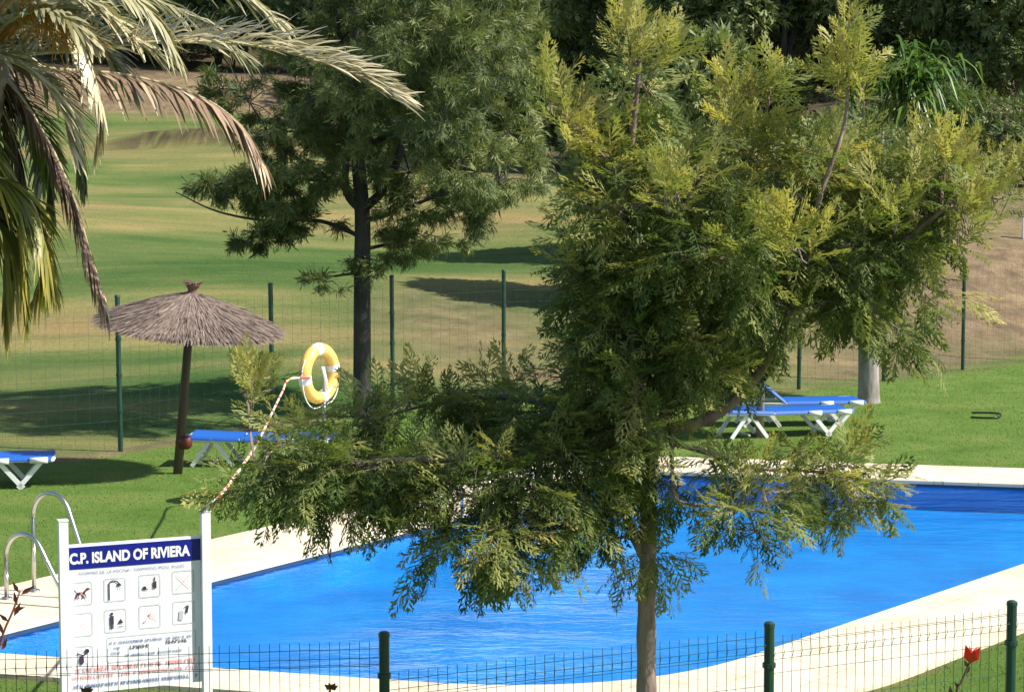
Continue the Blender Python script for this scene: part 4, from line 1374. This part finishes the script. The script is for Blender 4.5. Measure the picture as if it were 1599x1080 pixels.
def bar(x0, z0_, x1, z1_, w_):
    d = Vector((x1 - x0, z1_ - z0_)); d.normalize(); n_ = Vector((-d.y, d.x)) * w_ / 2
    return [(x0 - n_.x, z0_ - n_.y), (x1 - n_.x, z1_ - n_.y), (x1 + n_.x, z1_ + n_.y), (x0 + n_.x, z0_ + n_.y)]

def disc(x, z, r_, n=12, sx=1.0):
    return [(x + sx * r_ * math.cos(6.283 * i / n), z + r_ * math.sin(6.283 * i / n)) for i in range(n)]

text('C.P. ISLAND OF RIVIERA', .098, xb0 + .012, zh0 + .040, bwid - .085, 'print_white', header, bold=.0042)
def zz(py):
    return z1 - (py - 843) / 230 * (z1 - z0)
def xx(px):
    return xb0 + (px - 105) / 207 * bwid
text('NORMAS DE LA PISCINA / SWIMMING POOL RULES', .030, xx(122), zz(890), xx(286) - xx(122), 'print_blue', sg)['kind'] = 'stuff'
u = bwid / 207
def frame_box(cx, cz, hw, hh, w_=.0045):
    r_ = min(hw, hh) * .2
    def rr(hw, hh, r_):
        out = []
        for sx, sz, a0 in ((1, 1, 0), (-1, 1, 90), (-1, -1, 180), (1, -1, 270)):
            for k_ in range(5):
                a_ = R(a0 + 22.5 * k_)
                out.append((cx + sx * (hw - r_) + r_ * math.cos(a_), cz + sz * (hh - r_) + r_ * math.sin(a_)))
        return out
    o, i_ = rr(hw, hh, r_), rr(hw - w_, hh - w_, r_ * .8)
    return [[o[k_], o[(k_ + 1) % 20], i_[(k_ + 1) % 20], i_[k_]] for k_ in range(20)]
cols = [125, 177, 231, 284]
rows_ = [918, 966, 1017]
hw = 17 * u
def X_(cx, cz, w_=.004, s_=.62):
    return [bar(cx - hw * s_, cz - hw * s_, cx + hw * s_, cz + hw * s_, w_), bar(cx - hw * s_, cz + hw * s_, cx + hw * s_, cz - hw * s_, w_)]
for ri, rw in enumerate(rows_):
    for ci, cl_ in enumerate(cols):
        if ri == 2 and ci > 0:
            continue
        cx, cz = xx(cl_), zz(rw - 4 * ci * .45)
        fo = flat(frame_box(cx, cz, hw, hw * 1.06), 'print_grey', sg, 'pictogram')
        D_ = []
        Rd = []
        h = hw
        key = (ri, ci)
        if key == (0, 0):    # dog
            D_ = [bar(cx - .45 * h, cz - .02 * h, cx + .25 * h, cz + .02 * h, .22 * h), bar(cx - .4 * h, cz, cx - .55 * h, cz - .5 * h, .12 * h), bar(cx - .3 * h, cz, cx - .25 * h, cz - .5 * h, .11 * h),
                  bar(cx + .18 * h, cz, cx + .1 * h, cz - .5 * h, .11 * h), bar(cx + .25 * h, cz, cx + .42 * h, cz - .45 * h, .11 * h), bar(cx + .2 * h, cz, cx + .5 * h, cz + .42 * h, .2 * h), bar(cx + .4 * h, cz + .4 * h, cx + .75 * h, cz + .34 * h, .16 * h), bar(cx - .45 * h, cz + .05 * h, cx - .68 * h, cz + .3 * h, .07 * h)]
            Rd = X_(cx, cz)
        elif key == (0, 1):  # shower
            D_ = [bar(cx - .55 * h, cz - .95 * h, cx - .55 * h, cz + .6 * h, .12 * h), bar(cx - .55 * h, cz + .6 * h, cx - .3 * h, cz + .8 * h, .12 * h), bar(cx - .3 * h, cz + .8 * h, cx + .15 * h, cz + .75 * h, .12 * h), bar(cx + .15 * h, cz + .75 * h, cx + .35 * h, cz + .5 * h, .12 * h),
                  [(cx + .1 * h, cz + .3 * h), (cx + .6 * h, cz + .3 * h), (cx + .45 * h, cz + .55 * h), (cx + .25 * h, cz + .55 * h)]]
            for k_ in range(3):
                D_.append(bar(cx + (.2 + .15 * k_) * h, cz + .2 * h, cx + (.2 + .15 * k_) * h, cz - .1 * h, .03 * h))
        elif key == (0, 2):  # bottle and litter
            D_ = [bar(cx + .45 * h, cz - .3 * h, cx + .45 * h, cz + .35 * h, .34 * h), bar(cx + .45 * h, cz + .35 * h, cx + .45 * h, cz + .75 * h, .12 * h), disc(cx - .5 * h, cz - .2 * h, .18 * h), bar(cx - .5 * h, cz - .2 * h, cx - .2 * h, cz - .38 * h, .12 * h)]
            Rd = X_(cx, cz, .002)
        elif key == (0, 3):
            Rd = X_(cx, cz, .005)
        elif key == (1, 0):
            Rd = X_(cx, cz, .003)
        elif key == (1, 1):  # standing figure and bin
            D_ = [bar(cx - .35 * h, cz - .35 * h, cx - .35 * h, cz + .45 * h, .36 * h), disc(cx - .35 * h, cz + .62 * h, .14 * h), bar(cx - .43 * h, cz - .35 * h, cx - .43 * h, cz - .75 * h, .12 * h), bar(cx - .26 * h, cz - .35 * h, cx - .26 * h, cz - .75 * h, .12 * h),
                  [(cx + .2 * h, cz - .3 * h), (cx + .7 * h, cz - .3 * h), (cx + .45 * h, cz + .15 * h)], bar(cx + .2 * h, cz - .6 * h, cx + .7 * h, cz - .6 * h, .06 * h)]
        elif key == (1, 2):  # diver over waves
            Rd = [bar(cx - .6 * h, cz - .5 * h, cx, cz + .05 * h, .06 * h), bar(cx, cz + .05 * h, cx + .7 * h, cz - .4 * h, .06 * h), disc(cx, cz + .2 * h, .12 * h), bar(cx - .5 * h, cz + .6 * h, cx + .5 * h, cz - .6 * h, .03 * h)]
            D_ = [bar(cx - .7 * h, cz - .55 * h, cx - .4 * h, cz - .45 * h, .06 * h)]
        elif key == (1, 3):  # litter bin
            D_ = [bar(cx + .25 * h, cz - .1 * h, cx + .4 * h, cz + .6 * h, .2 * h), bar(cx + .3 * h, cz + .6 * h, cx + .05 * h, cz + .4 * h, .08 * h)]
            flat([bar(cx - .3 * h, cz - .7 * h, cx - .2 * h, cz + .15 * h, .4 * h)], 'print_grey', fo, 'symbol', PY - .0012)
        else:                # ball player
            D_ = [disc(cx - .1 * h, cz - .25 * h, .42 * h, 12, .55), disc(cx + .4 * h, cz + .55 * h, .22 * h), bar(cx - .5 * h, cz + .4 * h, cx + .1 * h, cz + .15 * h, .12 * h), bar(cx + .1 * h, cz + .15 * h, cx + .35 * h, cz + .4 * h, .12 * h)]
            Rd = [bar(cx + .2 * h, cz - .2 * h, cx + .6 * h, cz - .6 * h, .05 * h)]
        if D_:
            flat(D_, 'print_dark', fo, 'symbol', PY - .0012)
        if Rd:
            flat(Rd, 'print_red', fo, 'cross', PY - .0024)
bx0, bx1 = xx(163), xx(303)
hb = flat(frame_box((bx0 + bx1) / 2, zz(1009), (bx1 - bx0) / 2, 19 * u * 1.05, .004), 'print_grey', sg, 'hours_panel')
g_ = np.random.default_rng(11)
def scribble(x0, x1, zc, hgt, mat, parent, name, skip=.2, y=PY):
    """Word-like marks for lines too small to read."""
    pl = []
    x = x0
    while x < x1:
        if g_.random() < skip * .6:
            x += hgt * .7
            continue
        k_ = g_.random()
        a_ = zc - hgt / 2
        pl.append(bar(x, a_, x, a_ + hgt, hgt * .22))
        if k_ < .6:
            pl.append(bar(x, a_ + hgt * g_.choice([.08, .5, .92]), x + hgt * .5, a_ + hgt * g_.choice([.08, .5, .92]), hgt * .2))
        if k_ > .4:
            pl.append(bar(x + hgt * .5, a_, x + hgt * .5, a_ + hgt, hgt * .2))
        x += hgt * .85
    o = flat(pl, mat, parent, name, y)
    o['kind'] = 'stuff'
    return o
scribble(bx0 + .02, bx1 - .03, zz(999), .020, 'print_blue', hb, 'lettering')
scribble(bx0 + .05, bx0 + .09, zz(1007), .016, 'print_blue', hb, 'lettering')
scribble(bx0 + .16, bx0 + .29, zz(1008), .026, 'print_dark', hb, 'lettering', .05)
scribble(bx0 + .41, bx0 + .55, zz(1005), .026, 'print_dark', hb, 'lettering', .05)
scribble(bx0 + .03, bx0 + .09, zz(1015), .018, 'print_blue', hb, 'lettering')
scribble(bx0 + .10, bx1 - .10, zz(1020), .017, 'print_blue', hb, 'lettering')
scribble(xx(116), xx(302), zz(1037), .030, 'print_red', sg, 'lettering')
scribble(xx(108), xx(306), zz(1048), .026, 'print_red', sg, 'lettering')
scribble(xx(106), xx(306), zz(1062), .026, 'print_blue', sg, 'lettering', .3)

# rope from the sign post to the life ring
ra = SR + Vector((0, 0, zt + .02)) + bn * .016
rb = rc + side * -.30 + hn * .09 + Vector((0, 0, -.02))
pts = curve([ra, Q(345, 772, 14.6), Q(380, 725, 17.0), Q(402, 692, 19.0), Q(420, 655, 21.0), Q(441, 612, 23.2), Q(452, 592, rb.y - .3), rb], 150)
cum = np.concatenate([[0], np.cumsum(np.linalg.norm(np.diff(pts, axis=0), axis=1))])
rope = MB().tube(pts, .013, 6, tints=(cum / .55) % 1.0).build('tether_rope', 'rope', None, smooth=True)
tag(rope, 'red and white striped rope stretched from the sign post to the life ring', 'rope')

# ------------------------------------------------------------------ pool ladders
def ladder(f1, f2, dirv, h1, h2, label):
    """Two hooped rails from deck feet f1, f2 over the edge into the water along dirv."""
    root = thing('pool_ladder', f1, label, 'ladder', 'steel pool ladders')
    ends = []
    for f_, h in ((f1, h1), (f2, h2)):
        r_ = .24
        pts = [f_ + Vector((0, 0, .03)), f_ + Vector((0, 0, h - r_))]
        for a_ in np.linspace(0, 150, 11):
            aa = R(a_)
            pts.append(f_ + dirv * (r_ - r_ * math.cos(aa)) + Vector((0, 0, h - r_ + r_ * math.sin(aa))))
        e_ = f_ + dirv * .82 + Vector((0, 0, .0))
        e2 = f_ + dirv * .86 + Vector((0, 0, -1.0))
        pts += [e_, e2]
        o = MB().tube(pts, .021, 10).build('rail', 'steel', root, smooth=True)
        MB().lathe([(.055, 0), (.05, .012), (.028, .02)], 14, tuple(f_ + Vector((0, 0, .04)))).build('flange', 'steel', o, True)
        ends.append((e_, e2))
    for t in (.25, .5, .75):
        a_ = ends[0][0].lerp(ends[0][1], t); b_ = ends[1][0].lerp(ends[1][1], t)
        MB().box((a_ + b_) / 2, ((a_ - b_).length, .08, .03), rz=math.atan2((b_ - a_).y, (b_ - a_).x)).build('tread', 'steel', root)
ld = (L1 - L0).normalized()
ln_ = Vector((ld.y, -ld.x, 0))
f1, f2 = P(54, 922, .04), P(11, 934, .04)
f1.z = f2.z = 0
ladder(f1, f2, ln_, .98, .66, 'steel pool ladder with two hooped handrails beside the pool sign')
f3 = P(722, 812); f4 = P(764, 803)
f3.z = f4.z = 0
ladder(f3, f4, ln_, .86, .88, 'steel pool ladder at the deck behind the low ferny branches')

# ------------------------------------------------------------------ small things
def stalk(name, pts, rad, mat, label, cat, extra):
    p = [Vector(x) for x in pts]
    root = thing(name, (p[0].x, p[0].y, 0), label, cat)
    c_ = curve(p, 14)
    MB().tube(c_, np.linspace(rad, rad * .5, 14), 6).build('stem', mat, root, smooth=True)
    extra(root, p[-1])
    return root

def leaf_blades(root, items, mat, name='leaf'):
    for base_, dr_, l, w_ in items:
        base_ = Vector(base_); dr_ = Vector(dr_).normalized()
        sd_ = dr_.cross(Vector((.2, 1, .3))).normalized()
        up_ = sd_.cross(dr_)
        V = [base_, base_ + dr_ * l * .4 + sd_ * w_, base_ + dr_ * l + up_ * (.08 * l), base_ + dr_ * l * .4 - sd_ * w_, base_ + dr_ * l * .5 + up_ * (.12 * l)]
        me = np_mesh(name, V, [(0, 1, 4), (1, 2, 4), (2, 3, 4), (3, 0, 4)], tint=[.4] * 5, smooth=True)
        link(name, me, mat, root)

DF = 12.3
def red_bloom(root, tip):
    for k_ in range(7):
        a_ = k_ * .9
        leaf_blades(root, [(tip - Vector((0, 0, .02)), (.45 * math.cos(a_) + .15, .45 * math.sin(a_), 1.0 - .2 * (k_ % 3)), .115, .030)], 'petal', 'petal')
fl_ = stalk('red_flower', [Vector((Q(1488, 1100, DF).x, DF, -.02)), Q(1492, 1100, DF), Q(1503, 1062, DF), Q(1516, 1030, DF)], .011, 'dry_plant',
            'single red flower on a thin brown stalk in front of the low wire fence', 'flower', red_bloom)
for px, py, dx in ((1507, 1052, .5), (1499, 1075, -.6), (1512, 1042, -.4)):
    leaf_blades(fl_, [(Q(px, py, DF), (dx, -.2, .8), .06, .012)], 'dry_plant', 'leaf')
leaf_blades(fl_, [(Q(1486, 1095, DF), (-.1, 0, 1), .10, .02)], 'dry_plant', 'leaf')

def dry_head(root, tip):
    for k_ in range(9):
        a_ = k_ * .7
        leaf_blades(root, [(tip + Vector((0, 0, -.01)), (math.cos(a_), math.sin(a_), .5 + .4 * (k_ % 2)), .05, .018)], 'dry_plant', 'seed_scale')
stalk('dried_flower', [Vector((Q(508, 1120, DF).x, DF, -.02)), Q(508, 1130, DF), Q(511, 1095, DF), Q(517, 1073, DF)], .012, 'dry_plant',
      'brown dried seed head poking up below the pool edge between sign and fence post', 'plant', dry_head)
stalk('dry_leaf_stem', [Vector((Q(137, 1120, DF).x, DF, -.02)), Q(137, 1130, DF), Q(136, 1095, DF), Q(135, 1078, DF)], .012, 'rust_leaf',
      'rusty brown curled leaf poking up in front of the sign board', 'plant', dry_head)
def rust_tip(root, tip):
    for px, py, dx, dz, l in ((22, 962, .3, .6, .10), (27, 945, -.2, 1, .09), (33, 928, .6, .4, .10), (30, 925, -.5, .9, .08), (14, 970, -.6, .5, .08), (20, 952, .9, .2, .08), (5, 990, -.3, 1, .09), (3, 1015, .4, .9, .09)):
        leaf_blades(root, [(Q(px, py, DF), (dx, -.1, dz), l, .016)], 'rust_leaf', 'leaf')
stalk('rust_twig', [Vector((Q(-20, 1100, DF).x, DF, -.02)), Q(-18, 1100, DF), Q(2, 1000, DF), Q(20, 955, DF), Q(32, 922, DF)], .010, 'rust_leaf',
      'thin twig with rust red leaves in front of the pool ladder', 'plant', rust_tip)

hp = [P(1518, 644, .02), P(1540, 644, .03), P(1558, 645, .03), P(1564, 648, .03), P(1556, 651.5, .03), P(1538, 652, .02), P(1516, 651, .02)]
hs = MB().tube(curve(hp, 24), .015, 8).build('hose_loop', 'black_hose', None, smooth=True)
tag(hs, 'short black hose loop lying on the lawn by the right-angled deck edge'.replace('right-angled ', ''), 'hose')
wpst = ground_at(1601, 39.5)
wm = thing('marker_post', wpst, 'white marker post standing on the bare soil bank', 'post')
MB().box((0, 0, .30), (.14, .10, .60)).build('body', 'white_frame', wm, True)
MB().lathe([(.075, 0), (.06, .03), (.02, .05)], 12, (0, 0, .60)).build('cap', 'white_frame', wm, True)
